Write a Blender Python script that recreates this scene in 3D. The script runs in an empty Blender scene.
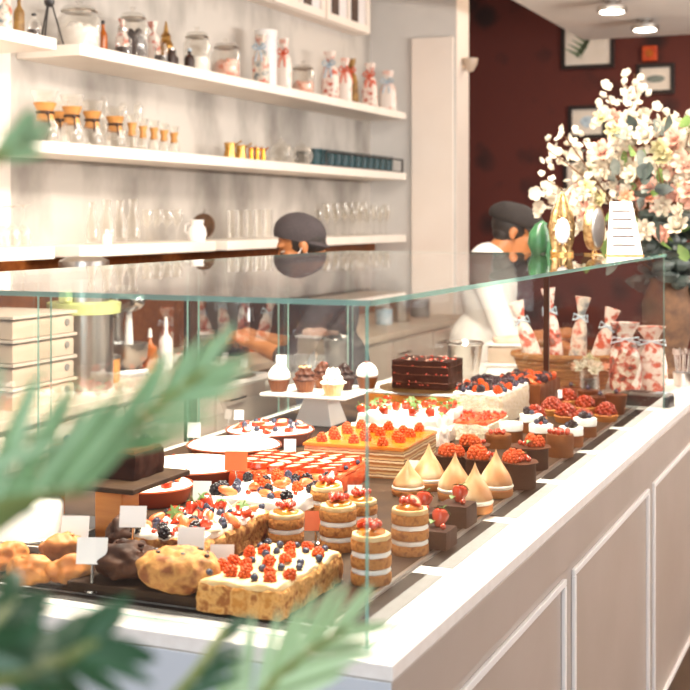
import bpy, math, random
from mathutils import Vector, Matrix, noise
R = random.Random(7)
PI = math.pi
COL = bpy.context.scene.collection
SC = bpy.context.scene
# ------------------------------------------------------------------ camera frame (photo 690x690)
CAM = Vector((0.692, -1.707, 1.517)); YAW = math.radians(23.12); FPX = 1300.0; HOR = 217.5
FW = Vector((-math.sin(YAW), math.cos(YAW), 0)); RT = Vector((math.cos(YAW), math.sin(YAW), 0))
def ray(px, py): return FW + RT * ((px - 345) / FPX) + Vector((0, 0, (HOR - py) / FPX))
def onz(px, py, z): d = ray(px, py); return CAM + d * ((z - CAM.z) / d.z)
def onx(px, py, x): d = ray(px, py); return CAM + d * ((x - CAM.x) / d.x)
def ony(px, py, y): d = ray(px, py); return CAM + d * ((y - CAM.y) / d.y)
def atd(px, py, dep): return CAM + ray(px, py) * dep
def depth(p): return (Vector(p) - CAM).dot(FW)
ZD = 0.912   # top of the slate deck in the case

# ------------------------------------------------------------------ materials
def lin(h):
    h = h.lstrip('#'); o = []
    for i in (0, 2, 4):
        c = int(h[i:i+2], 16) / 255
        o.append(c / 12.92 if c <= 0.04045 else ((c + 0.055) / 1.055) ** 2.4)
    return (*o, 1)
def nd(nt, t, x=0, **kw):
    n = nt.nodes.new(t)
    for k, v in kw.items(): setattr(n, k, v)
    return n
def base_mat(name):
    m = bpy.data.materials.new(name); m.use_nodes = True
    nt = m.node_tree; b = nt.nodes['Principled BSDF']
    return m, nt, b
def mat(name, c1, c2=None, rough=.5, scale=20, detail=3, metal=0, bump=0, bscale=None, lo=.35, hi=.65, stretch=None, sss=0, coat=0, spec=None, c3=None, coord='Object', emit=None):
    m, nt, b = base_mat(name); L = nt.links
    b.inputs['Roughness'].default_value = rough; b.inputs['Metallic'].default_value = metal
    b.inputs['Base Color'].default_value = lin(c1)
    if spec is not None: b.inputs['Specular IOR Level'].default_value = spec
    if coat: b.inputs['Coat Weight'].default_value = coat; b.inputs['Coat Roughness'].default_value = .08
    if sss:
        b.inputs['Subsurface Weight'].default_value = sss; b.inputs['Subsurface Radius'].default_value = (.006, .004, .003)
        b.inputs['Subsurface Scale'].default_value = 1
    tc = nd(nt, 'ShaderNodeTexCoord'); vec = tc.outputs[coord]
    if stretch:
        mp = nd(nt, 'ShaderNodeMapping'); mp.inputs['Scale'].default_value = stretch; L.new(vec, mp.inputs[0]); vec = mp.outputs[0]
    if c2 or c3:
        n = nd(nt, 'ShaderNodeTexNoise'); n.inputs['Scale'].default_value = scale; n.inputs['Detail'].default_value = detail
        L.new(vec, n.inputs['Vector'])
        r = nd(nt, 'ShaderNodeValToRGB'); e = r.color_ramp.elements
        e[0].position = lo; e[0].color = lin(c1); e[1].position = hi; e[1].color = lin(c2 or c1)
        if c3: x = e.new((lo + hi) / 2); x.color = lin(c2); e[-1].color = lin(c3)
        L.new(n.outputs['Fac'], r.inputs[0]); L.new(r.outputs[0], b.inputs['Base Color'])
    if bump:
        n2 = nd(nt, 'ShaderNodeTexNoise'); n2.inputs['Scale'].default_value = bscale or scale; n2.inputs['Detail'].default_value = 4
        L.new(vec, n2.inputs['Vector'])
        bp = nd(nt, 'ShaderNodeBump'); bp.inputs['Strength'].default_value = bump; bp.inputs['Distance'].default_value = .004
        L.new(n2.outputs['Fac'], bp.inputs['Height']); L.new(bp.outputs[0], b.inputs['Normal'])
    if emit:
        b.inputs['Emission Color'].default_value = lin(c1); b.inputs['Emission Strength'].default_value = emit
    return m
def pane_mat(name, tint, rough=.0, boost=1.0):
    """thin sheet glass: clear straight through, Fresnel mirror on the outer side"""
    m = bpy.data.materials.new(name); m.use_nodes = True; nt = m.node_tree; nt.nodes.clear(); L = nt.links
    o = nd(nt, 'ShaderNodeOutputMaterial'); mx = nd(nt, 'ShaderNodeMixShader')
    t = nd(nt, 'ShaderNodeBsdfTransparent'); t.inputs[0].default_value = lin(tint)
    g = nd(nt, 'ShaderNodeBsdfGlossy'); g.inputs['Roughness'].default_value = rough; g.inputs[0].default_value = (1, 1, 1, 1)
    fr = nd(nt, 'ShaderNodeFresnel'); fr.inputs[0].default_value = 1.5
    ge = nd(nt, 'ShaderNodeNewGeometry')
    iv = nd(nt, 'ShaderNodeMath', operation='SUBTRACT'); iv.inputs[0].default_value = 1; L.new(ge.outputs['Backfacing'], iv.inputs[1])
    r2 = nd(nt, 'ShaderNodeMath', operation='MULTIPLY'); L.new(fr.outputs[0], r2.inputs[0]); r2.inputs[1].default_value = 2
    r1 = nd(nt, 'ShaderNodeMath', operation='ADD'); L.new(fr.outputs[0], r1.inputs[0]); r1.inputs[1].default_value = 1
    rr = nd(nt, 'ShaderNodeMath', operation='DIVIDE'); L.new(r2.outputs[0], rr.inputs[0]); L.new(r1.outputs[0], rr.inputs[1])   # both faces of the sheet
    mu = nd(nt, 'ShaderNodeMath', operation='MULTIPLY'); L.new(rr.outputs[0], mu.inputs[0]); L.new(iv.outputs[0], mu.inputs[1])
    m2 = nd(nt, 'ShaderNodeMath', operation='MULTIPLY'); L.new(mu.outputs[0], m2.inputs[0]); m2.inputs[1].default_value = boost
    L.new(m2.outputs[0], mx.inputs[0]); L.new(t.outputs[0], mx.inputs[1]); L.new(g.outputs[0], mx.inputs[2]); L.new(mx.outputs[0], o.inputs[0])
    return m
def ware_mat(name, tint, edge='ffffff', blend=.35, mirror=.8):
    """blown glass: clear face-on, brighter and reflective towards the rim"""
    m = bpy.data.materials.new(name); m.use_nodes = True; nt = m.node_tree; nt.nodes.clear(); L = nt.links
    o = nd(nt, 'ShaderNodeOutputMaterial'); mx = nd(nt, 'ShaderNodeMixShader'); m2 = nd(nt, 'ShaderNodeMixShader'); m2.inputs[0].default_value = .4
    t = nd(nt, 'ShaderNodeBsdfTransparent'); t.inputs[0].default_value = lin(tint)
    g = nd(nt, 'ShaderNodeBsdfGlossy'); g.inputs['Roughness'].default_value = .12; g.inputs[0].default_value = lin(edge)
    d = nd(nt, 'ShaderNodeBsdfDiffuse'); d.inputs[0].default_value = lin('f4f2ee')  # white diffuse painted in to stand for bright highlights on the glass
    lw = nd(nt, 'ShaderNodeLayerWeight'); lw.inputs[0].default_value = blend
    mu = nd(nt, 'ShaderNodeMath', operation='MULTIPLY'); L.new(lw.outputs['Facing'], mu.inputs[0]); mu.inputs[1].default_value = mirror
    L.new(g.outputs[0], m2.inputs[1]); L.new(d.outputs[0], m2.inputs[2])
    L.new(mu.outputs[0], mx.inputs[0]); L.new(t.outputs[0], mx.inputs[1]); L.new(m2.outputs[0], mx.inputs[2]); L.new(mx.outputs[0], o.inputs[0])
    return m
MT = {}
def D(k, *a, **kw): MT[k] = mat(k, *a, **kw)
D('paint', 'ece3da', 'e6dcd2', rough=.6, scale=3)
D('plaster', '8f8881', 'c8c1b9', rough=.75, scale=2.6, detail=12, lo=.3, hi=.58, stretch=(1, 1.2, .75), bump=.15, bscale=60)
D('pier', 'd6d1cb', 'dcd7d1', rough=.6, scale=4)
D('panelwhite', 'f3e6da', 'efe1d4', rough=.4, scale=3)
D('shelfwhite', 'f4ebe0', 'f0e5d9', rough=.45, scale=5)
D('ceil', 'f3ebe2', 'eee5db', rough=.8, scale=3)
D('sidewall', '45352b', '524036', rough=.6, scale=2)
D('floor', '5a4638', '6b5545', rough=.35, scale=5, detail=6)
D('counter', 'b3a79e', 'aca096', rough=.32, scale=4)
D('counterend_daylit', 'd3dae2', 'cdd4dd', rough=.4, scale=4)  # cool daylight on the counter's end, put into the colour
D('quartz', 'f8f3ee', 'f2ece6', rough=.25, scale=40)
D('moulding', 'f4f1ee', rough=.35)
D('rearfront', 'c4b4a5', 'bbab9c', rough=.45, scale=5)
D('printbag', 'efe2d8', 'c8452a', rough=.3, scale=34, detail=4, lo=.46, hi=.66, c3='5d4a44')
D('rearstone', 'cdbcaa', 'c4b2a0', rough=.4, scale=20)
D('slate', '33231a', '453121', rough=.6, spec=.12, scale=14, detail=7, bump=.25, bscale=90)
D('slot', '15100c', '1d1612', rough=.6, scale=30, spec=.15)

D('chrome', 'd6d3d0', 'c4c1be', rough=.16, metal=1, scale=6)
D('steel', 'b9b2ab', 'cac4bd', rough=.28, metal=1, scale=3, stretch=(1, 1, .1))
D('bronze', '38261a', '4a3020', rough=.3, metal=.7, scale=12)
D('gold', 'b07f3c', 'd0a768', rough=.32, metal=1, scale=25)
D('copper', 'c47a2e', 'd9923f', rough=.25, metal=1, scale=20)
D('blackplastic', '221d1c', '2c2625', rough=.35, scale=20)
D('greyplastic', '7b7672', '8a8581', rough=.3, scale=20)
D('whiteplastic', 'f3eee9', 'ebe5df', rough=.35, scale=20)
D('beigeplastic', 'c6b19e', 'bca793', rough=.35, scale=10)
D('lime', 'cdd08c', 'c4c982', rough=.4, scale=10)
D('porcelain', 'f7f3ee', 'f2ede7', rough=.18, scale=10)
D('wood', 'b3621a', 'c67a2c', rough=.45, scale=9, detail=6, stretch=(1, 1, 8))
D('woodcollar', 'c98f4e', 'b87a39', rough=.5, scale=12, stretch=(1, 1, 6))
D('wicker', 'a8713c', '7d4c22', rough=.7, scale=60, stretch=(.4, .4, 3), bump=.8, bscale=90)
D('leather', '3a2419', '4b3022', rough=.5, scale=30)
D('card', 'f4ece9', 'efe6e2', rough=.6, scale=15)
D('cardorange', 'c9551c', 'd3652a', rough=.5, scale=15)
D('ink', '54453f', rough=.7)
D('inkwhite', 'f6e9dc', rough=.6)
# pastry
D('cream', 'fbf1e4', 'f6e6d2', rough=.45, scale=40, bump=.25, bscale=60, sss=.1)
D('whitecream', 'fdf8f2', 'f8efe6', rough=.45, scale=30, bump=.2, bscale=50, sss=.1)
D('vanilla', 'ecd0a0', 'e2b87a', rough=.6, scale=40, bump=.3, bscale=80, sss=.1)
D('sponge', 'a66527', 'c07f3e', rough=.85, scale=90, detail=5, bump=.9, bscale=140, c3='8d4f19')
D('goldsponge', 'b3752f', 'cf9a58', rough=.85, scale=70, detail=5, bump=1, bscale=120, c3='945620')
D('nutcrust', '9a5722', 'c9904f', rough=.8, scale=70, detail=5, bump=1, bscale=110, c3='8a4718')
D('cookie', 'a5642a', 'c48a48', rough=.7, scale=34, detail=6, bump=.8, bscale=60, c3='87481a')
D('golden', 'b5651f', 'cc8438', rough=.55, scale=25, bump=.6, bscale=50)
D('chip', '2e160c', rough=.35)
D('choc', '2c130a', '3a1b0e', rough=.5, scale=40, bump=.25, bscale=60, spec=.1)
D('chocdark', '241009', '30160d', rough=.4, scale=40, bump=.2, bscale=70, spec=.18)
D('choccookie', '2c140a', '52301d', rough=.6, spec=.2, scale=22, detail=6, bump=.9, bscale=50)
D('chocfrost', '48220f', '5a2d15', rough=.42, scale=30, spec=.2)
D('ganache', '663516', '774320', rough=.42, spec=.2, scale=15)
D('caramel', 'bf6a14', 'cf7d22', rough=.22, scale=18, coat=.4)
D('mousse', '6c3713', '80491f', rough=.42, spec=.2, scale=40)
D('meringue', 'c08250', 'd8a775', rough=.42, scale=22, detail=2, lo=.38, hi=.64, sss=.1, c3='ecd0aa', stretch=(1, 1, .5))
D('pavlova', 'f9ece2', 'f3d6c4', rough=.75, scale=45, detail=6, bump=1, bscale=55)
D('coconut', 'f5ead6', 'e6d2b0', rough=.9, scale=120, detail=5, bump=1.2, bscale=160)
D('jelly', '8f2402', 'b03c06', rough=.2, scale=20, coat=.25, sss=.1)
D('redglaze', 'd9481f', 'e7663a', rough=.25, scale=30, coat=.4)
D('dish', 'b5401a', 'c65526', rough=.25, scale=10, coat=.5)
D('dishbrown', '8e3a1a', '9d4822', rough=.25, scale=10, coat=.5)
D('rasp', 'bf420d', 'd05a20', rough=.5, spec=.25, scale=60, sss=.15)
D('straw', 'bd2a08', 'd1491a', rough=.2, scale=25, coat=.5, sss=.1)
D('strawcut', 'f3a67c', 'f8d9bf', rough=.4, scale=30)
D('orangefruit', 'e0602a', 'ef8a52', rough=.35, scale=30, sss=.1)
D('blueb', '2a2a3d', '41425c', rough=.45, scale=30)
D('blackb', '1d1418', '2b1d24', rough=.3, scale=40)
D('currant', 'c0330c', rough=.15, coat=.6)
D('banana', 'f7e3c2', 'f2d3a3', rough=.5, scale=20)
D('leaf', '5d7a3a', '7c9750', rough=.5, scale=15)
D('paperbrown', '8c5436', 'a0674a', rough=.6, scale=20)
D('paperpink', 'e9b9a0', 'f0cbb6', rough=.55, scale=20)
D('paperdark', '3a2a26', '4a3833', rough=.6, scale=20)
D('sprinkle', 'd63a22', rough=.35)
D('nuts', 'e6cf9f', 'caa264', rough=.6, scale=60)
# shelf goods
D('marsh', 'f6efe8', 'ece2d8', rough=.7, scale=25)
D('sugar', 'f8f2ea', rough=.8)
D('candy', 'e9a58c', 'f4cdbb', rough=.5, scale=25, c3='dd7f62')
D('coffee', '2c1a14', '3c251b', rough=.5, scale=80)
D('bagred', 'f0ddd0', 'c4533a', rough=.45, scale=34, detail=4, lo=.5, hi=.6)
D('bagmix', '6f7c80', 'e8d8c6', rough=.4, scale=26, detail=4, c3='c5482c')
D('bagbrown', 'a9803f', '6b4a22', rough=.45, scale=25, detail=4)
D('bagwhite', 'f4e8de', 'e7a38d', rough=.35, scale=13, detail=3, lo=.52, hi=.66)
D('ribbon', 'd9583a', 'e57a5c', rough=.35, scale=20)
D('ribbonblue', '9db4c4', 'c9d6de', rough=.3, scale=20)
D('tin', 'dcd6d6', 'e9e3e2', rough=.4, scale=60)
D('tealdark', '1f3437', '2f5054', rough=.15, scale=10)
D('amber', '9a4d18', 'b8641f', rough=.2, scale=20)
D('champagne', '80603a', 'b3966a', rough=.35, metal=.9, scale=70)
D('greenfig', '1a4023', '2a5534', rough=.35, scale=30, bump=.4, bscale=50)
D('cork', '4a3324', '63462f', rough=.8, scale=30)
# people, plants, wall
D('skin', 'a2653a', 'b07245', rough=.5, scale=14, sss=.1)
D('lips', '9a5140', rough=.5)
D('hair', '17110f', '241a16', rough=.55, scale=60, stretch=(1, 1, .3))
D('capgrey', '352e30', '3f3738', rough=.9, scale=160, bump=.3, bscale=200)
D('capblack', '1d1715', '261e1b', rough=.85, scale=120)
D('shirtdark', '2b2628', '383235', rough=.85, scale=20)
D('shirtwhite', 'f2ece6', 'e6dfd8', rough=.8, scale=9)
D('apron', '6f7f95', '7f8fa4', rough=.85, scale=20)
D('trouser', '25252b', '2f2f36', rough=.85, scale=20)
D('shoe', '1a1614', rough=.4)
D('eyewhite', 'b3a394', rough=.2)
D('eyedark', '140c08', rough=.1)
D('palm', '789c6c', '97b58a', rough=.4, scale=7)
D('palmdark', '34583a', '466c48', rough=.4, scale=7)
D('palmlight', 'a3bf8d', 'bcd3a6', rough=.4, scale=7)
D('palmstem', '6d7a45', '8a9658', rough=.5, scale=10)
D('terracotta', '9c5f3f', 'b0744f', rough=.7, scale=12)
D('soil', '3a281c', '4a3526', rough=.95, scale=40)
D('petalwhite', 'd9cfbf', 'cfc3ab', rough=.6, scale=20, sss=.1)
D('petalcream', 'd3caa0', 'c8c090', rough=.6, scale=20, sss=.1)
D('petalpink', 'dcb3a2', 'd39c88', rough=.6, scale=20, sss=.1)
D('petalpeach', 'f0a583', 'f6c3a6', rough=.6, scale=20)
D('twig', '5a3a1f', '6f4b2a', rough=.8, scale=30)
D('greyleaf', '6c736c', '8a9188', rough=.6, scale=20)
D('darkleaf', '2c3330', '3f4a44', rough=.5, scale=20)
D('frameblack', '1c1310', '281b16', rough=.4, scale=20)
D('matboard', 'e9ddcf', 'e2d5c5', rough=.8, scale=10)
D('fern', '6f7d63', '82906f', rough=.8, scale=20)
D('redsign', 'b43a12', 'cc4f1c', rough=.35, scale=20)
D('lamp', 'fff2e0', rough=.5, emit=14)
D('menuwhite', 'f7f0ea', 'efe7df', rough=.5, scale=20)
def edge_mat():
    m = bpy.data.materials.new('glassedge'); m.use_nodes = True; nt = m.node_tree; nt.nodes.clear(); L = nt.links
    o = nd(nt, 'ShaderNodeOutputMaterial'); mx = nd(nt, 'ShaderNodeMixShader'); mx.inputs[0].default_value = .5
    t = nd(nt, 'ShaderNodeBsdfTransparent'); t.inputs[0].default_value = lin('bfe3da')
    b = nd(nt, 'ShaderNodeBsdfPrincipled'); b.inputs['Base Color'].default_value = lin('a3ccc0'); b.inputs['Roughness'].default_value = .12
    L.new(t.outputs[0], mx.inputs[1]); L.new(b.outputs[0], mx.inputs[2]); L.new(mx.outputs[0], o.inputs[0]); return m
MT['glassedge'] = edge_mat()
MT['pane'] = pane_mat('pane', 'fdfefd', 0.0)
MT['toppane'] = pane_mat('toppane', 'fcfefd', 0)
MT['ware'] = ware_mat('ware', 'fcfbf9', blend=.3)
MT['cello'] = ware_mat('cello', 'f6f1ec', blend=.45, mirror=.7)
MT['acrylic'] = ware_mat('acrylic', 'f1ece6', blend=.4, mirror=.6)
# cake with chocolate layers
def layered(name, bands, period, rough=.5):
    m, nt, b = base_mat(name); L = nt.links; b.inputs['Roughness'].default_value = rough
    tc = nd(nt, 'ShaderNodeTexCoord'); s = nd(nt, 'ShaderNodeSeparateXYZ'); L.new(tc.outputs['Object'], s.inputs[0])
    n = nd(nt, 'ShaderNodeTexNoise'); n.inputs['Scale'].default_value = 60; L.new(tc.outputs['Object'], n.inputs['Vector'])
    ma = nd(nt, 'ShaderNodeMath', operation='MULTIPLY_ADD'); L.new(n.outputs['Fac'], ma.inputs[0]); ma.inputs[1].default_value = .004; L.new(s.outputs['Z'], ma.inputs[2])
    dv = nd(nt, 'ShaderNodeMath', operation='DIVIDE'); L.new(ma.outputs[0], dv.inputs[0]); dv.inputs[1].default_value = period
    fr = nd(nt, 'ShaderNodeMath', operation='FRACT'); L.new(dv.outputs[0], fr.inputs[0])
    r = nd(nt, 'ShaderNodeValToRGB'); r.color_ramp.interpolation = 'CONSTANT'; e = r.color_ramp.elements
    e[0].position = 0; e[0].color = lin(bands[0][1]); e[1].position = bands[1][0]; e[1].color = lin(bands[1][1])
    for p, c in bands[2:]: x = e.new(p); x.color = lin(c)
    L.new(fr.outputs[0], r.inputs[0]); L.new(r.outputs[0], b.inputs['Base Color'])
    return m
MT['millefeuille'] = layered('millefeuille', [(0, 'a8692c'), (.34, 'ecd3aa'), (.6, '84491a'), (.72, 'd9b47e')], .0165, .7)
def wallpaper():
    m, nt, b = base_mat('wallpaper'); L = nt.links; b.inputs['Roughness'].default_value = .7
    tc = nd(nt, 'ShaderNodeTexCoord')
    n = nd(nt, 'ShaderNodeTexNoise'); n.inputs['Scale'].default_value = 4.5; n.inputs['Detail'].default_value = 6; L.new(tc.outputs['Object'], n.inputs['Vector'])
    v = nd(nt, 'ShaderNodeTexVoronoi'); v.inputs['Scale'].default_value = 3.2; L.new(tc.outputs['Object'], v.inputs['Vector'])
    ad = nd(nt, 'ShaderNodeMath', operation='MULTIPLY'); L.new(n.outputs['Fac'], ad.inputs[0]); L.new(v.outputs['Distance'], ad.inputs[1])
    r = nd(nt, 'ShaderNodeValToRGB'); e = r.color_ramp.elements
    e[0].position = .08; e[0].color = lin('2b0f09'); e[1].position = .2; e[1].color = lin('5a2115')
    L.new(ad.outputs[0], r.inputs[0]); L.new(r.outputs[0], b.inputs['Base Color'])
    return m
MT['wallpaper'] = wallpaper()

# ------------------------------------------------------------------ mesh builder
class MB:
    def __init__(s): s.v = []; s.f = []; s.mi = []; s.cur = 0
    def add(s, vs, fs):
        o = len(s.v); s.v += [tuple(v) for v in vs]; s.f += [tuple(i + o for i in f) for f in fs]; s.mi += [s.cur] * len(fs); return s
    def box(s, c, d, rz=0, M=None):
        x, y, z = (q / 2 for q in d)
        vs = [Vector((i * x, j * y, k * z)) for i in (-1, 1) for j in (-1, 1) for k in (-1, 1)]
        if rz: vs = [Matrix.Rotation(rz, 3, 'Z') @ v for v in vs]
        if M is not None: vs = [M @ v for v in vs]
        vs = [v + Vector(c) for v in vs]
        return s.add(vs, [(0, 1, 3, 2), (4, 6, 7, 5), (0, 4, 5, 1), (2, 3, 7, 6), (0, 2, 6, 4), (1, 5, 7, 3)])
    def span(s, a, b):
        return s.box([(p + q) / 2 for p, q in zip(a, b)], [abs(q - p) for p, q in zip(a, b)])
    def lathe(s, prof, seg=24, c=(0, 0, 0), M=None, lobes=0, la=0, tw=0, sx=1, sy=1):
        vs = []; fs = []; n = len(prof); c = Vector(c)
        for k, (r, z) in enumerate(prof):
            for i in range(seg):
                t = 2 * PI * i / seg
                rr = r * (1 + la * math.cos(lobes * t + tw * k)) if lobes else r
                p = Vector((rr * math.cos(t) * sx, rr * math.sin(t) * sy, z))
                vs.append((M @ p if M is not None else p) + c)
        for k in range(n - 1):
            for i in range(seg):
                j = (i + 1) % seg
                fs.append((k * seg + i, k * seg + j, (k + 1) * seg + j, (k + 1) * seg + i))
        if prof[0][0] > 0: fs.append(tuple(range(seg))[::-1])
        if prof[-1][0] > 0: fs.append(tuple((n - 1) * seg + i for i in range(seg)))
        return s.add(vs, fs)
    def open_lathe(s, prof, seg=24, c=(0, 0, 0), **kw):
        k = len(s.f); s.lathe(prof, seg, c, **kw)
        return s
    def tube(s, pts, r, seg=8, cap=True):
        pts = [Vector(p) for p in pts]; n = len(pts)
        rs = r if isinstance(r, (list, tuple)) else [r] * n
        vs = []; fs = []; ref = None
        for k in range(n):
            t = (pts[min(k + 1, n - 1)] - pts[max(k - 1, 0)])
            t = t.normalized() if t.length > 1e-9 else Vector((0, 0, 1))
            if ref is None: ref = Vector((1, 0, 0)) if abs(t.x) < .8 else Vector((0, 1, 0))
            u = (ref - t * ref.dot(t)).normalized(); w = t.cross(u); ref = u
            for i in range(seg):
                a = 2 * PI * i / seg; vs.append(pts[k] + (u * math.cos(a) + w * math.sin(a)) * rs[k])
        for k in range(n - 1):
            for i in range(seg):
                j = (i + 1) % seg; fs.append((k * seg + i, k * seg + j, (k + 1) * seg + j, (k + 1) * seg + i))
        if cap: fs.append(tuple(range(seg))[::-1]); fs.append(tuple((n - 1) * seg + i for i in range(seg)))
        return s.add(vs, fs)
    def ell(s, c, r, seg=14, rings=8, amp=0, fr=20, seed=0, M=None, zmin=None):
        if not isinstance(r, (tuple, list)): r = (r, r, r)
        c = Vector(c); vs = []; fs = []
        def pt(u, t):
            p = Vector((math.sin(u) * math.cos(t), math.sin(u) * math.sin(t), math.cos(u)))
            q = Vector((p.x * r[0], p.y * r[1], p.z * r[2]))
            if amp: q += p * amp * noise.noise((q + Vector((seed * 3.7, seed * 1.3, 0))) * fr)
            if zmin is not None: q.z = max(q.z, zmin)
            return (M @ q if M is not None else q) + c
        vs.append(pt(0, 0))
        for k in range(1, rings):
            for i in range(seg): vs.append(pt(PI * k / rings, 2 * PI * i / seg))
        vs.append(pt(PI, 0)); e = len(vs) - 1
        for i in range(seg):
            j = (i + 1) % seg
            fs.append((0, 1 + i, 1 + j)); fs.append((e, e - seg + j, e - seg + i))
        for k in range(rings - 2):
            for i in range(seg):
                j = (i + 1) % seg; a = 1 + k * seg
                fs.append((a + i, a + seg + i, a + seg + j, a + j))
        return s.add(vs, fs)
    def capsule(s, a, b, ra, rb, seg=12):
        a = Vector(a); b = Vector(b)
        pts = []; rs = []; d = (b - a); L = d.length; t = d.normalized()
        for k in range(5): q = PI / 2 * (1 - k / 4); pts.append(a - t * ra * math.sin(q)); rs.append(max(ra * math.cos(q), ra * .03))
        for k in range(5): q = PI / 2 * k / 4; pts.append(b + t * rb * math.sin(q)); rs.append(max(rb * math.cos(q), rb * .03))
        return s.tube(pts, rs, seg)
    def prism(s, poly, z0, z1):
        n = len(poly); vs = [(x, y, z0) for x, y in poly] + [(x, y, z1) for x, y in poly]
        fs = [tuple(range(n))[::-1], tuple(range(n, 2 * n))] + [(i, (i + 1) % n, n + (i + 1) % n, n + i) for i in range(n)]
        return s.add(vs, fs)
    def roughbox(s, d, nx=14, ny=14, nz=4, amp=.004, fr=40, seed=0, c=(0, 0, 0), rnd=.006):
        """box standing on z=0 with uneven skin and softened corners"""
        X, Y, Z = d; c = Vector(c); idx = {}; vs = []; fs = []
        def V(i, j, k):
            if (i, j, k) in idx: return idx[(i, j, k)]
            p = Vector((-X / 2 + X * i / nx, -Y / 2 + Y * j / ny, Z * k / nz))
            q = Vector((min(max(p.x, -X/2 + rnd), X/2 - rnd), min(max(p.y, -Y/2 + rnd), Y/2 - rnd), min(p.z, Z - rnd)))
            e = p - q
            if e.length > rnd: p = q + e.normalized() * rnd
            dv = noise.noise_vector(p * fr + Vector((seed, seed * 2, 0))) * amp
            if k == 0: dv.z = 0
            idx[(i, j, k)] = len(vs); vs.append(p + dv + c); return idx[(i, j, k)]
        for i in range(nx):
            for j in range(ny):
                fs.append((V(i, j, nz), V(i+1, j, nz), V(i+1, j+1, nz), V(i, j+1, nz)))
                fs.append((V(i, j, 0), V(i, j+1, 0), V(i+1, j+1, 0), V(i+1, j, 0)))
        for k in range(nz):
            for i in range(nx):
                fs.append((V(i, 0, k), V(i+1, 0, k), V(i+1, 0, k+1), V(i, 0, k+1)))
                fs.append((V(i+1, ny, k), V(i, ny, k), V(i, ny, k+1), V(i+1, ny, k+1)))
            for j in range(ny):
                fs.append((V(0, j+1, k), V(0, j, k), V(0, j, k+1), V(0, j+1, k+1)))
                fs.append((V(nx, j, k), V(nx, j+1, k), V(nx, j+1, k+1), V(nx, j, k+1)))
        return s.add(vs, fs)
    def mesh(s, name, mats, smooth=True, ang=40):
        me = bpy.data.meshes.new(name); me.from_pydata(s.v, [], s.f); me.update()
        for m in mats: me.materials.append(m)
        if len(mats) > 1: me.polygons.foreach_set('material_index', s.mi)
        if smooth:
            me.polygons.foreach_set('use_smooth', [True] * len(me.polygons)); me.set_sharp_from_angle(angle=math.radians(ang))
        return me
    def build(s, name, m, parent=None, loc=(0, 0, 0), rz=0, smooth=True, bevel=0, ang=40, label=None):
        ms = m if isinstance(m, (list, tuple)) else [m]
        ms = [MT[q] if isinstance(q, str) else q for q in ms]
        o = bpy.data.objects.new(name, s.mesh(name, ms, smooth, ang)); COL.objects.link(o)
        if parent: o.parent = parent
        o.location = loc; o.rotation_euler = (0, 0, rz)
        if bevel:
            b = o.modifiers.new('bevel', 'BEVEL'); b.width = bevel; b.segments = 2; b.limit_method = 'ANGLE'
        if label: o['label'] = label
        return o
def tag(o, label, cat, group=None, kind=None):
    o['label'] = label; o['category'] = cat
    if group: o['group'] = group
    if kind: o['kind'] = kind
    return o
def thing(name, label, cat, loc=(0, 0, 0), rz=0, group=None):
    o = bpy.data.objects.new(name, None); COL.objects.link(o); o.location = loc; o.rotation_euler = (0, 0, rz); o.empty_display_size = .05
    return tag(o, label, cat, group)
def struct(o): o['kind'] = 'structure'; return o
def put(src, parent, loc, rot=(0, 0, 0), sc=1, name=None):
    """a copy of a part under another thing (mesh data shared), with its own sub-parts"""
    c = src.copy(); COL.objects.link(c); c.parent = parent; c.location = loc; c.rotation_euler = rot
    c.scale = (sc, sc, sc) if not isinstance(sc, (tuple, list)) else sc
    for ch in list(src.children):
        d = ch.copy(); COL.objects.link(d); d.parent = c
    return c
def dup(root, loc, rz=0, label=None, sc=None):
    r = root.copy(); COL.objects.link(r); r.location = loc; r.rotation_euler = (0, 0, rz)
    if label: r['label'] = label
    if sc: r.scale = (sc, sc, sc) if not isinstance(sc, (tuple, list)) else sc
    for ch in list(root.children):
        c = ch.copy(); COL.objects.link(c); c.parent = r
        for g in ch.children:
            d = g.copy(); COL.objects.link(d); d.parent = c
    return r
# ================================================================== the setting
XS, XW, YE, YB = -2.2, -2.5, 6.2, 8.3      # shelf fronts, shelf wall, pier face, dark wall
p_r = ony(454.5, 200, YE).x; p_l = ony(413, 200, YE).x; p_e = ony(456, 200, YE).x; YP = onx(468, 200, p_e).y
struct(MB().span((-5, -6, -.1), (6, 12, 0)).build('floor', 'floor', smooth=False))
struct(MB().span((XW - .15, -3, 0), (XW, YP, 3.6)).build('wall_left', 'plaster', smooth=False))
struct(MB().span((XW + .0005, -3, 0), (XW + .02, 2.42, 3.6)).build('trim_1', 'paint', smooth=False))   # smooth bay nearest the camera
struct(MB().span((XW, YE, 0), (p_e, YP, 3.6)).build('wall_end', 'pier', smooth=False))
struct(MB().span((p_e + .0005, YE, 0), (p_e + .006, YP, 3.6)).build('trim_2', 'panelwhite', smooth=False))
zt = ony(430, 38, YE).z
o = MB().span((p_l, YE - .03, .3), (p_r, YE - .0125, zt)).build('wall_panel', 'panelwhite', smooth=False, bevel=.004)
tag(o, 'tall cream panel fixed flat on the pier at the end of the shelves', 'panel')
struct(MB().span((-5, YB, 0), (4.5, YB + .15, 3.6)).build('wall_back', 'wallpaper', smooth=False))
struct(MB().span((-5, 1.5, 3.6), (4.5, YB + .15, 3.7)).build('ceiling', 'ceil', smooth=False))
dz = 2.72
struct(MB().span((3.2, -3.5, 0), (3.35, YB, 3.6)).build('wall_right_added', 'sidewall', smooth=False))  # unseen wall added to darken front pane reflections and block side light
pA = onz(566, 30, dz); pB = onz(640, 37, dz)
dropx, dropy = pA.x, pB.y
struct(MB().span((dropx, .4, dz), (4.5, dropy, dz + .12)).build('ceiling_drop', 'ceil', smooth=False))

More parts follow.
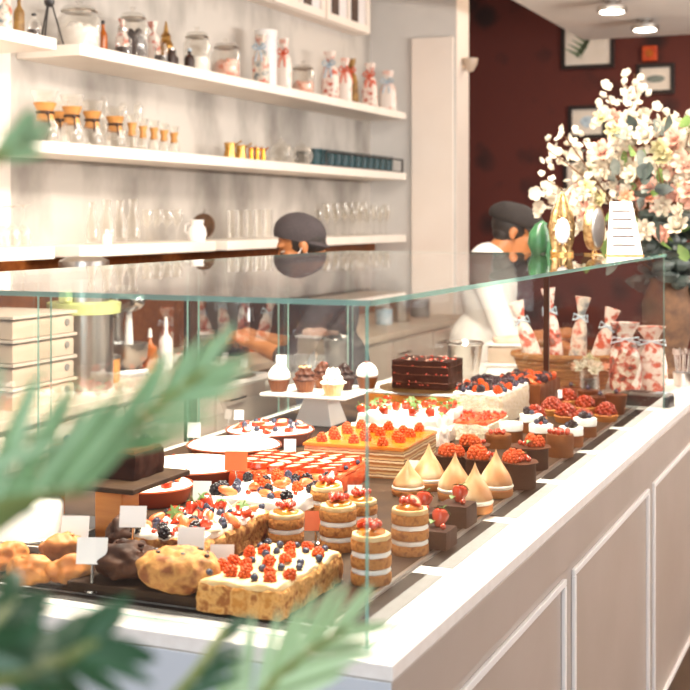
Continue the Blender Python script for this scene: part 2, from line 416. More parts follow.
# ---- shelves
def shelf(y0, y1, z, label, th=.045):
    o = MB().span((XW + .0205 if y0 < 2.4 else XW + .0005, y0, z - th), (XS, y1, z)).build('wall_shelf', 'shelfwhite', smooth=False, bevel=.003)
    return tag(o, label, 'shelf', 'white floating shelves')
Z1, Z2, Z3 = 2.185, 1.80, 1.408
shelf(.9, 2.33, Z1, 'short white top shelf at the left carrying bottles and a black tripod')
shelf(2.48, YE - .14, Z1, 'long white top shelf carrying glass jars and ribboned bags')
shelf(.9, YE - .14, Z2, 'middle white shelf under wood-collared coffee carafes and gold cups')
yA = onx(55, 250, XS).y; yB0 = onx(80, 250, XS).y; yB1 = onx(216, 244, XS).y; yC0 = onx(228, 241, XS).y
shelf(.9, yA, Z3, 'low white shelf at the far left under upturned glasses')
shelf(yB0, yB1, Z3, 'low white shelf holding carafes and a white pitcher')
shelf(yC0, YE - .14, Z3, 'low white shelf crowded with drinking glasses behind the capped head')
# dark backsplash strip under the low shelves
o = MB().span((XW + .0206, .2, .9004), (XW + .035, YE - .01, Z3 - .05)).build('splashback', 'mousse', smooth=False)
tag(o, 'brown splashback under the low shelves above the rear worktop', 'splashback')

# ---- wall cabinet with glazed doors at the top
cz = onx(371, 35, -2.38).z; cy1 = onx(371, 20, -2.38).y; cy1 = min(cy1, YE - .01)
cab = thing('wall_cabinet', 'white glazed wall cabinet above the top shelf at the pier', 'cabinet', (0, 0, 0))
MB().span((XW + .001, 3.2, cz), (-2.405, cy1, cz + .6)).build('carcass', 'panelwhite', cab, smooth=False)
yy = cy1
for k in range(4):
    y0, y1 = yy - .68, yy - .012
    f = MB()
    for a, b in (((y0, cz + .004), (y1, cz + .05)), ((y0, cz + .55), (y1, cz + .596))): f.span((-2.4045, a[0], a[1]), (-2.38, b[0], b[1]))
    for ya in (y0, y1 - .05, (y0 + y1) / 2 - .012): f.span((-2.4045, ya, cz + .05), (-2.38, ya + (.05 if ya != (y0 + y1) / 2 - .012 else .024), cz + .55))
    d = f.build('door', 'panelwhite', cab, smooth=False, bevel=.002)
    MB().span((-2.402, y0 + .03, cz + .04), (-2.398, y1 - .03, cz + .56)).build('pane', 'tin', d, smooth=False)
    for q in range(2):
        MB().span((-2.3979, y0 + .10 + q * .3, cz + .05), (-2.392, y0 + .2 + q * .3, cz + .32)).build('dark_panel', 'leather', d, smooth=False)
    yy -= .69

# ---- ceiling spots
for k, (px, py, lab) in enumerate([(612, 6, 'round white ceiling spotlight nearer the camera, at the top edge of the photo'), (645, 25, 'round ceiling spotlight with a chrome neck above the small framed print')]):
    p = onz(px, py - 6, dz)
    t = thing('ceiling_spotlight', lab, 'ceiling light', (p.x, p.y, dz), 0, 'ceiling spotlights')
    MB().lathe([(.05, -.0005), (.05, -.012), (.028, -.016), (.028, -.035)][::-1], 24).build('neck', 'chrome', t)
    MB().lathe([(.078, -.035), (.085, -.04), (.085, -.062), (.07, -.066)][::-1], 28).build('housing', 'steel', t)
    MB().lathe([(.066, -.0665), (.066, -.071)][::-1], 28).build('lens', 'lamp', t)

# ---- framed prints and the small red box on the dark wall
def frame(px0, px1, py0, py1, label, art, fm='frameblack'):
    a = ony(px0, py1, YB); b = ony(px1, py0, YB); w = b.x - a.x; h = b.z - a.z
    t = thing('framed_print', label, 'picture', ((a.x + b.x) / 2, YB - .002, a.z), 0, 'framed prints on the dark red wall')
    e = .03; f = MB()
    f.span((-w/2, -.03, 0), (w/2, 0, e)); f.span((-w/2, -.03, h - e), (w/2, 0, h)); f.span((-w/2, -.03, e), (-w/2 + e, 0, h - e)); f.span((w/2 - e, -.03, e), (w/2, 0, h - e))
    f.build('frame', fm, t, smooth=False, bevel=.003)
    MB().span((-w/2 + e, -.014, e), (w/2 - e, -.001, h - e)).build('mat_board', 'matboard', t, smooth=False)
    if art == 'fern':
        m = MB()
        for k in range(7):
            s = k / 6; bx = -.02 + w * .30 * (s - .6); bz = h * (.25 + .5 * s)
            for sg in (-1, 1):
                ex, ez = bx + sg * w * .24 * (1 - .5 * s), bz + h * .2
                m.add([(bx, -.0155, bz), (bx + .01, -.0155, bz + .035), (ex, -.0155, ez), (bx + .02, -.0155, bz - .008)], [(0, 1, 2, 3)])
        m.tube([(-.15 * w, -.0155, h * .2), (0, -.0155, h * .5), (.1 * w, -.0155, h * .82)], .003, 5)
        m.build('drawing', 'fern', t, smooth=False)
    elif art == 'oval':
        m = MB(); m.lathe([(.0, 0), (.07, .0), (.07, .002)], 20, (0, -.0155, h * .5), M=Matrix.Rotation(PI/2, 3, 'X'), sy=.4); m.build('drawing', 'greyleaf', t)
    elif art == 'wash':
        m = MB(); m.ell((0, -.016, h * .5), (w * .22, .002, h * .18), 16, 6, .02, 14, 3); m.build('drawing', 'ribbonblue', t)
    return t
frame(562, 615, 18, 70, 'large framed green fern print at the top of the dark red wall', 'fern')
frame(637, 675, 63, 95, 'small dark-framed print below the red wall box', 'oval')
frame(569, 607, 105, 139, 'middle framed pale print half behind the white blossoms', 'wash')
frame(564, 596, 159, 189, 'lowest framed pale print beside the blossom branches', 'wash')
a = ony(643, 62, YB); b = ony(658, 46, YB)
t = thing('alarm_box', 'small red alarm box on the dark red wall above the small print', 'alarm', ((a.x + b.x) / 2, YB - .001, a.z))
MB().span((-(b.x - a.x) / 2, -.05, 0), ((b.x - a.x) / 2, 0, b.z - a.z)).build('box', 'redsign', t, smooth=False, bevel=.008)
MB().lathe([(.03, 0), (.03, .008)], 20, (0, -.0505, (b.z - a.z) / 2), M=Matrix.Rotation(PI/2, 3, 'X')).build('button', 'amber', t)
# small bracket on the pier edge
pz = ony(470, 62, YE).z
t = thing('wall_bracket', 'small beige bracket on the right edge of the white pier', 'bracket', (p_e + .0065, YE + .12, pz))
MB().lathe([(.0, -.05), (.02, -.045), (.045, .0), (.05, .03), (.05, .038), (0, .04)], 18, (.05, 0, 0)).build('cup', 'beigeplastic', t)
MB().span((0, -.02, -.03), (.03, .02, .03)).build('plate', 'beigeplastic', t, smooth=False, bevel=.003)

# ================================================================== rear worktop
XC = -1.8
bc = thing('back_counter', 'long white rear counter along the shelf wall behind the glass case', 'counter', (0, 0, 0))
MB().span((XW + .036, .2, .1), (XC - .03, YE - .02, .868)).build('base', 'rearfront', bc, smooth=False)
MB().span((XW + .036, .2, 0), (XC - .08, YE - .02, .1)).build('plinth', 'greyplastic', bc, smooth=False)
MB().span((XW + .0206, .19, .868), (XC, YE - .015, .9)).build('worktop', 'rearstone', bc, smooth=False, bevel=.003)
for k in range(9):
    y0 = .24 + k * .655
    d = MB().span((XC - .03, y0, .13), (XC - .012, y0 + .635, .85)).build('door', 'rearfront', bc, smooth=False, bevel=.003)
    MB().tube([(XC - .0125, y0 + .06, .78), (XC + .012, y0 + .06, .78), (XC + .012, y0 + .2, .78), (XC - .0125, y0 + .2, .78)], .005, 8).build('handle', 'chrome', d)

# ================================================================== display counter
LY = 2.52; WX = -1.1; XF = .055; Y0 = -.05; YEND = 3.55; ZT = .905
dc = thing('display_counter', 'long pale counter with framed front panels under the glass pastry case', 'counter', (0, 0, 0))
MB().span((WX, Y0 + .012, .1), (XF - .012, YEND, .78)).build('base', 'counter', dc, smooth=False)
MB().span((WX + .05, Y0 + .05, 0), (XF - .06, YEND - .02, .1)).build('plinth', 'greyplastic', dc, smooth=False)
MB().span((WX, Y0, .785), (XF, YEND, ZT - .022)).build('fascia', 'counter', dc, smooth=False, bevel=.002)
for a, b in (((XF - .145, Y0, ZT - .022), (XF, YEND, ZT)), ((WX, Y0, ZT - .022), (XF - .1451, .075, ZT)), ((WX, LY - .03, ZT - .022), (XF - .1451, YEND, ZT)), ((WX, .0751, ZT - .022), (WX + .04, LY - .0301, ZT))):
    MB().span(a, b).build('worktop_strip', 'quartz', dc, smooth=False, bevel=.0015)
for y0, y1 in ((.07, .974), (1.05, 1.955), (2.035, 2.94), (3.015, 3.5)):
    m = MB(); X = XF - .012
    for a, b in (((y0, .10), (y1, .114)), ((y0, .748), (y1, .762)), ((y0, .114), (y0 + .014, .748)), ((y1 - .014, .114), (y1, .748))):
        m.span((X, a[0], a[1]), (X + .009, b[0], b[1]))
    m.build('panel_moulding', 'moulding', dc, smooth=False, bevel=.002)
MB().span((WX, Y0 - .004, .1), (XF - .001, Y0 - .0005, ZT - .023)).build('daylit_end_panel', 'counterend_daylit', dc, smooth=False, bevel=.001)  # thin added skin carrying the painted bluish daylight
# slate deck with its white rim slots
MB().span((WX + .0401, .0751, ZT - .02), (-.0901, LY - .0301, ZD)).build('slate_deck', 'slate', dc, smooth=False, bevel=.002)
MB().tube([(-.088, .08, ZT + .004), (-.088, LY - .04, ZT + .004)], .004, 8).build('rail', 'steel', dc)
for k in range(6):
    y0 = .035 + k * .413; y1 = y0 + .36
    if k == 0: y0 = .08
    MB().span((-.081, y0, ZT + .0002), (-.024, min(y1, LY - .05), ZT + .0016)).build('vent_slot', 'slot', dc, smooth=False)
MB().span((-1.0, .03, ZT + .0002), (-.09, .062, ZT + .0016)).build('vent_slot', 'slot', dc, smooth=False)

# ================================================================== glass case
gc = thing('glass_case', 'large clear glass display case covering the pastries', 'display case', (0, 0, ZT))
def sheet(name, a, b, ax, parent, m='pane'):
    mb = MB(); mb.span(a, b)
    # faces across the thin axis are pane, the rest are green cut edges
    me_i = []
    for f in mb.f:
        vs = [Vector(mb.v[i]) for i in f]; n = (vs[1] - vs[0]).cross(vs[2] - vs[0]); n.normalize()
        me_i.append(0 if abs(n[ax]) > .9 else 1)
    mb.mi = me_i
    return mb.build(name, [m, 'glassedge'], parent, smooth=False)
GH = 1.4 - ZT
sheet('top_pane', (WX, -.005, GH - .008), (.005, LY, GH), 2, gc, 'toppane')
sheet('front_pane', (-.005, .0, .0006), (0, LY - .002, GH - .0085), 0, gc)
sheet('end_pane', (WX + .02, 0, .0006), (-.0055, .005, GH - .0085), 1, gc)
sheet('far_pane', (WX + .02, LY - .012, .0006), (-.0055, LY - .007, GH - .0085), 1, gc)
sheet('sliding_door', (WX + .002, .01, .0006), (WX + .008, .765, GH - .03), 0, gc)
sheet('sliding_door', (WX + .011, .705, .0006), (WX + .017, 1.37, GH - .03), 0, gc)
sheet('sliding_door', (WX + .011, 1.43, .0006), (WX + .017, 2.0, GH - .03), 0, gc)
sheet('sliding_door', (WX + .002, 1.95, .0006), (WX + .008, LY - .015, GH - .03), 0, gc)
MB().span((WX - .002, .009, GH - .0295), (WX + .019, LY - .014, GH - .0087)).build('rail', 'chrome', gc, smooth=False, bevel=.002)
MB().span((WX - .002, 1.375, .0006), (WX + .022, 1.41, GH - .0297)).build('post', 'bronze', gc, smooth=False, bevel=.003)
MB().span((-.39, LY - .03, .0006), (-.372, LY - .0125, GH - .0087)).build('post', 'bronze', gc, smooth=False, bevel=.002)
# ================================================================== topping prototypes (kept as real parts: the first copy used is the prototype)
def rasp_mb():
    m = MB()
    for k, (z, n, r) in enumerate([(.002, 7, .0085), (.007, 7, .0085), (.012, 6, .0065), (.016, 3, .003)]):
        for i in range(n):
            a = 2 * PI * (i + .5 * k) / n; m.ell((r * math.cos(a), r * math.sin(a), z), .0036, 7, 5)
    return m
def black_mb():
    m = MB()
    for k in range(22):
        u = math.acos(1 - 2 * (k + .5) / 22); t = k * 2.4
        m.ell((.0075 * math.sin(u) * math.cos(t), .0075 * math.sin(u) * math.sin(t), .009 + .0085 * math.cos(u)), .0038, 7, 5)
    return m
ME = {}
ME['raspberry'] = (rasp_mb().mesh('raspberry', [MT['rasp']]), 'raspberry')
ME['blackberry'] = (black_mb().mesh('blackberry', [MT['blackb']]), 'blackberry')
ME['blueberry'] = (MB().lathe([(0, 0), (.004, .0006), (.0068, .0035), (.0072, .0065), (.0055, .0105), (.0032, .012), (.0034, .0134), (.0022, .0132), (.0015, .0118), (0, .0115)], 14).mesh('blueberry', [MT['blueb']]), 'blueberry')
ME['currant'] = (MB().ell((0, 0, .0045), .0048, 10, 7).mesh('redcurrant', [MT['currant']]), 'redcurrant')
def straw_mb():
    return MB().lathe([(0, 0), (.0035, .001), (.008, .007), (.0115, .015), (.012, .02), (.0085, .0245), (.003, .0255), (0, .0255)], 16)
ME['strawberry'] = (straw_mb().mesh('strawberry', [MT['straw']]), 'strawberry')
def half_mb():
    m = MB(); n = 14
    out = [(.0125 * math.cos(2*PI*i/n) * (1 if math.cos(2*PI*i/n) > 0 else 1.35), .0095 * math.sin(2*PI*i/n)) for i in range(n)]
    m.cur = 0
    vs = [(x, y, 0) for x, y in out] + [(x * .95, y * .92, .007) for x, y in out] + [(x * .72, y * .66, .0078) for x, y in out]
    m.add(vs, [tuple(range(n))[::-1]] + [(i, (i+1) % n, n + (i+1) % n, n + i) for i in range(n)] + [(n + i, n + (i+1) % n, 2*n + (i+1) % n, 2*n + i) for i in range(n)])
    m.cur = 1; m.add([v for v in vs[2*n:]], [tuple(range(n))])
    return m
ME['half'] = (half_mb().mesh('strawberry_half', [MT['straw'], MT['strawcut']]), 'strawberry_half')
ME['slice'] = (MB().lathe([(0, .0), (.0125, 0), (.0135, .002), (.0125, .0045), (0, .005)], 16, sy=.7).mesh('banana_slice', [MT['banana']]), 'banana_slice')
ME['wedge'] = (MB().ell((0, 0, .006), (.017, .009, .008), 12, 8, .002, 60, 3, zmin=-.005).mesh('orange_fruit_wedge', [MT['orangefruit']]), 'fruit_wedge')
def leaf_mb(L=.022, W=.008):
    m = MB(); n = 6
    vs = []; 
    for i in range(n + 1):
        t = i / n; w = W * math.sin(PI * min(.98, t + .02)) ** .8
        z = .006 * math.sin(t * PI) 
        vs += [(t * L, -w, z + .002), (t * L, 0, z), (t * L, w, z + .002)]
    fs = []
    for i in range(n):
        a = i * 3; fs += [(a, a + 3, a + 4, a + 1), (a + 1, a + 4, a + 5, a + 2)]
    m.add(vs, fs); m.add([(x, y, z - .0006) for x, y, z in vs], [f[::-1] for f in fs])
    return m
ME['leaf'] = (leaf_mb().mesh('mint_leaf', [MT['leaf']]), 'mint_leaf')
def calyx_mb():
    m = MB()
    for i in range(6):
        a = 2 * PI * i / 6
        Mx = Matrix.Rotation(a, 3, 'Z')
        vs = [Mx @ Vector(p) for p in ((0, -.002, .026), (.008, -.0028, .0265), (.0145, 0, .0235), (.008, .0028, .0265), (0, .002, .026))]
        m.add(vs + [v + Vector((0, 0, -.0006)) for v in vs], [(0, 1, 2, 3, 4), (9, 8, 7, 6, 5)])
    m.tube([(0, 0, .0255), (.002, 0, .031), (.005, 0, .034)], .0009, 5)
    return m
CALYX = calyx_mb().mesh('calyx', [MT['leaf']])
ME['sprinkle'] = (MB().ell((0, 0, .002), (.0035, .002, .002), 7, 5).mesh('sprinkle', [MT['sprinkle']]), 'sprinkle')
ME['chipbit'] = (MB().ell((0, 0, .002), (.0045, .002, .002), 7, 5).mesh('chocolate_curl', [MT['petalpink']]), 'chocolate_curl')
def top(kind, parent, loc, rz=None, sc=1, tilt=0, label=None):
    me, nm = ME[kind]; o = bpy.data.objects.new(nm, me); COL.objects.link(o); o.parent = parent
    o.location = loc; o.rotation_euler = (tilt * R.uniform(-1, 1), tilt * R.uniform(-1, 1), R.uniform(0, 6.28) if rz is None else rz); o.scale = (sc,) * 3
    if kind == 'strawberry' and sc > .95:
        c = bpy.data.objects.new('calyx', CALYX); COL.objects.link(c); c.parent = o; c['label'] = 'green leafy calyx'
    return o
def scatter(parent, w, d, z, n, kinds, gap=.017, seed=1, sc=(.9, 1.15), tilt=.5, edge=.012):
    r = random.Random(seed); pts = []; t = 0
    while len(pts) < n and t < 4000:
        t += 1; x, y = r.uniform(-w/2 + edge, w/2 - edge), r.uniform(-d/2 + edge, d/2 - edge)
        if all((x - a) ** 2 + (y - b) ** 2 > gap * gap for a, b in pts): pts.append((x, y))
    for x, y in pts: top(r.choice(kinds), parent, (x, y, z), None, r.uniform(*sc), tilt)
def slab_frame(N, L, Rr, z=ZD):
    """footprint from its near, left and right base corners"""
    n, l, r = onz(*N, z), onz(*L, z), onz(*Rr, z); u = n - l; v = r - n
    rz = math.atan2(v.y, v.x) - PI / 2
    return (n + (l - n) / 2 + v / 2), u.length, v.length, rz
def slab(name, label, cat, c, rz, group=None): return thing(name, label, cat, (c.x, c.y, c.z + .0003), rz, group)

# ---- berry-topped vanilla sponge slab at the front glass
c, w, d, rz = slab_frame((272, 628), (194, 616), (357, 588))
w, d = .145, .245; C1 = Vector((-.235, .165, ZD))
t = thing('vanilla_slab_cake', 'long vanilla sponge slab scattered with raspberries and blueberries at the near corner of the case', 'cake', (C1.x, C1.y, ZD + .0003), 0)
MB().roughbox((w, d, .044), 22, 34, 7, .006, 55, 2).build('sponge', 'goldsponge', t)
MB().roughbox((w - .006, d - .006, .01), 16, 24, 2, .004, 40, 5, c=(0, 0, .0405)).build('cream_topping', 'vanilla', t)
scatter(t, w, d, .0495, 34, ['raspberry', 'blueberry', 'raspberry', 'blueberry'], .0255, 4, (.85, 1.0), .9)

# ---- fruit crumble slab behind it
c = onz(232, 549, ZD); w, d = .15, .27
C2 = Vector((-.475, .36, ZD))
t = thing('fruit_crumble_slab', 'nut-crusted slab heaped with strawberry pieces, banana and berries behind the cookies', 'cake', (C2.x, C2.y, ZD + .0003), 0)
MB().roughbox((w, d, .05), 20, 34, 6, .008, 50, 3).build('crust', 'nutcrust', t)
MB().roughbox((w - .012, d - .012, .012), 16, 24, 2, .006, 40, 6, c=(0, 0, .046)).build('cream_topping', 'cream', t)
scatter(t, w, d, .056, 75, ['half', 'slice', 'wedge', 'slice', 'half', 'strawberry', 'blueberry', 'currant', 'blackberry'], .0165, 8, (.8, 1.2), .9, .008)

# ---- white cream slab with blackberries
c, w, d, rz = slab_frame((296, 527), (208, 512), (342, 496))
t = thing('white_cream_slab', 'low white cream slab covered with raspberries and blackberries in the middle of the case', 'cake', (-.51, .735, ZD + .0003), 0)
w, d = .20, .25
MB().roughbox((w, d, .018), 16, 22, 3, .003, 40, 3).build('sponge', 'vanilla', t)
MB().roughbox((w + .004, d + .004, .024), 22, 28, 3, .005, 40, 7, c=(0, 0, .015)).build('cream_topping', 'whitecream', t)
scatter(t, w, d, .038, 46, ['raspberry', 'blackberry', 'wedge', 'raspberry', 'blackberry', 'blueberry', 'currant'], .0165, 5, (1, 1.35), .5)

# ---- red jelly strawberry slab
t = thing('strawberry_slab', 'red glazed strawberry slab with rows of cut strawberry halves below the caramel slab', 'cake', (-.565, .975, ZD + .0003), .03)
w, d = .26, .20
MB().roughbox((w, d, .035), 16, 22, 3, .003, 40, 4).build('cake_base', 'redglaze', t)
MB().roughbox((w - .006, d - .006, .008), 16, 22, 2, .003, 40, 9, c=(0, 0, .0345)).build('jelly', 'redglaze', t)
for i in range(6):
    for j in range(5):
        x, y = -w/2 + .026 + i * .0415, -d/2 + .026 + j * .037
        top('half', t, (x, y, .0435), R.uniform(-.3, .3) + .5, 1.55, .12)
        if (i + j) % 2: top('leaf', t, (x + .014, y + .012, .046), None, .5)
        elif i % 2: top('blueberry', t, (x + .018, y + .014, .042), None, .8)

# ---- caramel mille-feuille
t = thing('caramel_slab', 'layered slab with shiny caramel glaze dotted with raspberries', 'cake', (-.49, 1.225, ZD + .0003), .05)
w, d = .25, .265
MB().roughbox((w, d, .066), 10, 16, 8, .003, 60, 2, rnd=.002).build('layers', 'millefeuille', t)
MB().roughbox((w + .004, d + .004, .008), 10, 14, 2, .0015, 30, 2, c=(0, 0, .0655), rnd=.003).build('caramel_glaze', 'caramel', t)
for i in range(3):
    for j in range(6):
        top('raspberry', t, (-w/2 + .035 + i * .078 + .025 * (j % 2) + R.uniform(-.006, .006), -d/2 + .025 + j * .043 + R.uniform(-.006, .006), .0725), None, 1.15)

# ---- pavlova slab
t = thing('pavlova_slab', 'pale meringue slab topped with strawberries and green leaves behind the caramel slab', 'cake', (-.55, 1.66, ZD + .0003), 0)
w, d = .26, .24
MB().roughbox((w, d, .045), 20, 20, 4, .012, 38, 4, rnd=.012).build('meringue', 'pavlova', t)
MB().roughbox((w - .02, d - .02, .03), 18, 18, 3, .01, 38, 8, c=(0, 0, .043), rnd=.012).build('cream_topping', 'whitecream', t)
for k in range(16):
    x, y = -w/2 + .03 + (k % 4) * .066, -d/2 + .03 + (k // 4) * .06
    top('strawberry', t, (x, y, .07), None, 1.1, .5); top('leaf', t, (x + .012, y, .083), None, 1.2, .4)

# ---- red-grain cake, coconut slab, chocolate-sided slab, going away along the case
t = thing('pink_crumb_slab', 'small pale slab covered with red crumbs in front of the white coconut slab', 'cake', (-.315, 1.70, ZD + .0003), 0)
t.location = (*onz(471, 438, ZD).xy, ZD + .0003); t.location.y += .05
MB().roughbox((.13, .2, .045), 14, 18, 4, .004, 50, 4).build('cake_body', 'coconut', t)
MB().roughbox((.124, .194, .007), 14, 18, 1, .003, 50, 4, c=(0, 0, .0445)).build('crumb_topping', 'redglaze', t)
scatter(t, .13, .2, .05, 80, ['sprinkle', 'currant', 'sprinkle'], .008, 12, (.8, 1.3), .6, .006)
c2 = onz(490, 421, ZD)
t = thing('coconut_slab', 'tall white coconut slab crowned with blackberries and red berries', 'cake', (c2.x - .02, c2.y + .08, ZD + .0003), 0)
w, d = .16, .30
MB().roughbox((w, d, .085), 16, 24, 8, .005, 60, 5).build('cake_body', 'coconut', t)
MB().roughbox((w - .004, d - .004, .008), 16, 24, 1, .004, 50, 6, c=(0, 0, .0845)).build('cream_topping', 'whitecream', t)
scatter(t, w, d, .091, 95, ['blackberry', 'raspberry', 'sprinkle', 'blackberry', 'currant', 'blueberry'], .0135, 9, (1, 1.3), .5, .008)
t = thing('chocolate_berry_slab', 'dark-sided slab topped with mixed berries at the far end of the slab row', 'cake', (c2.x + .01, c2.y + .375, ZD + .0003), 0)
w, d = .16, .25
MB().roughbox((w, d, .08), 14, 20, 6, .005, 60, 5).build('cake_body', 'ganache', t)
scatter(t, w, d, .0795, 70, ['blackberry', 'raspberry', 'blueberry', 'currant', 'wedge'], .0145, 19, (1, 1.3), .5, .008)

# ---- chocolate cake on a wooden riser with a white board
rp = onz(404, 405, ZD)
rs = thing('wooden_riser', 'orange-brown wooden riser block under the white board with the chocolate cake', 'riser', (-.70, 2.18, ZD + .0003), 0)
MB().span((-.15, -.12, 0), (.16, .12, .055)).build('block', 'wood', rs, smooth=False, bevel=.003)
bd = thing('cake_board', 'white rectangular board holding the dark chocolate cake', 'board', (-.69, 2.2, ZD + .056), 0)
MB().span((-.2, -.14, 0), (.22, .17, .008)).build('board', 'porcelain', bd, smooth=False, bevel=.003)
MB().lathe([(0, .0083), (.15, .0083), (.155, .0105), (0, .011)], 40).build('gold_disc', 'gold', bd)
t = thing('chocolate_cake', 'dark glossy chocolate cake with pink crumbs on the white board', 'cake', (-.69, 2.2, ZD + .0675), 0)
w, d = .19, .15
MB().roughbox((w, d, .09), 14, 12, 8, .003, 60, 5, rnd=.005).build('cake_body', 'chocdark', t)
for z in (.02, .045, .07): MB().roughbox((w + .003, d + .003, .004), 14, 12, 1, .0015, 60, 5, c=(0, 0, z)).build('filling', 'chocfrost', t)
r2 = random.Random(3)
for k in range(40): top('sprinkle' if k % 2 else 'chipbit', t, (r2.uniform(-w/2, w/2), r2.uniform(-d/2, d/2), .089), None, 1.2, .6)
for k in range(20): top('sprinkle', t, (r2.uniform(-w/2, w/2), -d/2 - .002, r2.choice([.012, .022, .047, .072])), None, .9, .6)

# ---- cream tarts in dishes
def tart(px, py, D, label, dish, fill, zt=.95):
    p = onz(px, py, zt)
    t = thing('tart', label, 'tart', (p.x, p.y, ZD + .0003), R.uniform(0, 6), 'round tarts along the back of the case'); r = D / 2
    MB().lathe([(0, 0), (r * .84, 0), (r * .88, .004), (r * .97, .028), (r, .034), (r * .985, .037), (r * .955, .032), (r * .9, .026), (0, .026)], 56).build('dish', dish, t)
    MB().lathe([(0, .0262), (r * .93, .0275), (r * .95, .033), (r * .9, .0385), (r * .5, .0405), (0, .041)], 48).build('cream_filling', fill, t)
    return t, r
t, r = tart(150, 483, .19, 'cream tart with a few fruit pieces in an orange dish, nearest of the tart row', 'dish', 'cream')
for a, q in ((.2, .6), (1.4, .5), (2.5, .62), (3.6, .55), (4.7, .6), (5.6, .4)): top('half' if a < 3 else 'wedge', t, (r * q * math.cos(a), r * q * math.sin(a), .039), None, 1.4)
for a in (0.9, 3.1, 5.1): top('blueberry', t, (r * .5 * math.cos(a), r * .5 * math.sin(a), .039), None, 1)
t, r = tart(193, 463, .25, 'flat cream tart sprinkled with nuts in a brown dish behind the orange card', 'dishbrown', 'cream')
for k in range(26):
    a, q = R.uniform(0, 6.28), R.uniform(.3, .88); top('sprinkle', t, (r * q * math.cos(a), r * q * math.sin(a), .0385), None, .8)
t, r = tart(234, 443, .242, 'plain smooth white cream tart with no topping', 'dishbrown', 'whitecream')
t, r = tart(270, 428, .242, 'white cream tart ringed with strawberry halves and blueberries', 'dishbrown', 'whitecream')
for k in range(9):
    a = k * .698; top('half', t, (r * .72 * math.cos(a), r * .72 * math.sin(a), .037), None, 1.35, .5); top('blueberry', t, (r * .6 * math.cos(a + .3), r * .6 * math.sin(a + .3), .039), None, 1.1)
for k in range(3): top('half', t, (r * .3 * math.cos(k * 2.1), r * .3 * math.sin(k * 2.1), .04), None, 1.5)

# ---- cupcake stand
p = onz(318, 424, ZD)
st = thing('cupcake_stand', 'square white pedestal stand carrying the cupcakes', 'cake stand', (p.x, p.y + .02, ZD + .0003), 0)
MB().add([(x * s, y * s, z) for z, s in ((0, .06), (.088, .035)) for x, y in ((-1, -1), (1, -1), (1, 1), (-1, 1))], [(3, 2, 1, 0), (4, 5, 6, 7), (0, 1, 5, 4), (1, 2, 6, 5), (2, 3, 7, 6), (3, 0, 4, 7)]).build('pedestal', 'porcelain', st, smooth=False, bevel=.003)
MB().span((-.135, -.135, .0885), (.135, .135, .0985)).build('plate', 'porcelain', st, smooth=False, bevel=.004)
SX, SY, SZ = p.x, p.y + .02, ZD + .0003 + .099
def swirl(Rr, H, lobes=7, la=.12, turns=1.4):
    n = 15; pr = []
    for k in range(n + 1):
        t = k / n; rr = Rr * (1 - t) ** .62 * (1 + .10 * math.sin(t * PI * 6)) if t < 1 else 0
        pr.append((max(rr, .0), H * t))
    return MB().lathe(pr, 42, lobes=lobes, la=la, tw=turns * 2 * PI / n)
def cupcake(px, py, label, wrap, frost, kind, wrapmat):
    q = onz(px, py, SZ); t = thing('cupcake', label, 'cupcake', (q.x, q.y, SZ), R.uniform(0, 6), 'cupcakes on the white stand')
    MB().lathe([(0, 0), (.022, 0), (.031, .03), (.0315, .032), (.03, .033), (0, .033)], 40, lobes=20, la=.025).build('paper_cup', wrapmat, t)
    if kind == 'dome': MB().lathe([(0, .0332), (.028, .0335), (.033, .04), (.032, .052), (.024, .066), (.012, .075), (0, .077)], 28).build('frosting', frost, t); z = .076
    else:
        s = swirl(.034, .046); s.v = [(x, y, zz + .0335) for x, y, zz in s.v]; s.build('frosting', frost, t); z = .075
    return t, z
rr = random.Random(21)
def bits(t, z, kind, n, sp=.012, sc=1):
    for k in range(n):
        a, q = rr.uniform(0, 6.28), rr.uniform(0, sp); top(kind, t, (q * math.cos(a), q * math.sin(a), z - q * .45), None, sc, .8)
t, z = cupcake(344, 389.5, 'chocolate cupcake in a dark paper case in the back row, right of centre', 0, 'chocdark', 'swirl', 'choc')
t, z = cupcake(323, 387.5, 'chocolate-topped cupcake with shavings in the back row behind the chocolate swirl', 0, 'chocfrost', 'swirl', 'mousse'); bits(t, z, 'sprinkle', 5)
t, z = cupcake(367, 388, 'white frosted cupcake with red sprinkles at the right back corner of the stand', 0, 'whitecream', 'dome', 'ganache'); bits(t, z, 'sprinkle', 12, .016, 1.3)
t, z = cupcake(279, 391, 'white domed cupcake with red crumbs at the left of the stand', 0, 'whitecream', 'dome', 'ganache'); bits(t, z, 'sprinkle', 10, .012, 1.2)
t, z = cupcake(305, 391.5, 'chocolate swirl cupcake with pale nuts, second from the left in the front row', 0, 'chocfrost', 'swirl', 'ganache')
nm = MB()
for k in range(10): a = k * 2.4; q = .003 * math.sqrt(k); nm.ell((q * 1.6 * math.cos(a), q * 1.6 * math.sin(a), .074 - q * .35), (.006, .0035, .0035), 7, 5)
nm.build('nut_topping', 'nuts', t)
t, z = cupcake(333, 395.5, 'cream swirl cupcake with white peaks at the front right of the stand', 0, 'cream', 'swirl', 'vanilla')
for k in range(5):
    MB().lathe([(0, 0), (.009, .001), (.007, .008), (.002, .017), (0, .02)], 12, (.014 * math.cos(k * 1.25), .014 * math.sin(k * 1.25), .06)).build('cream_peak', 'whitecream', t)

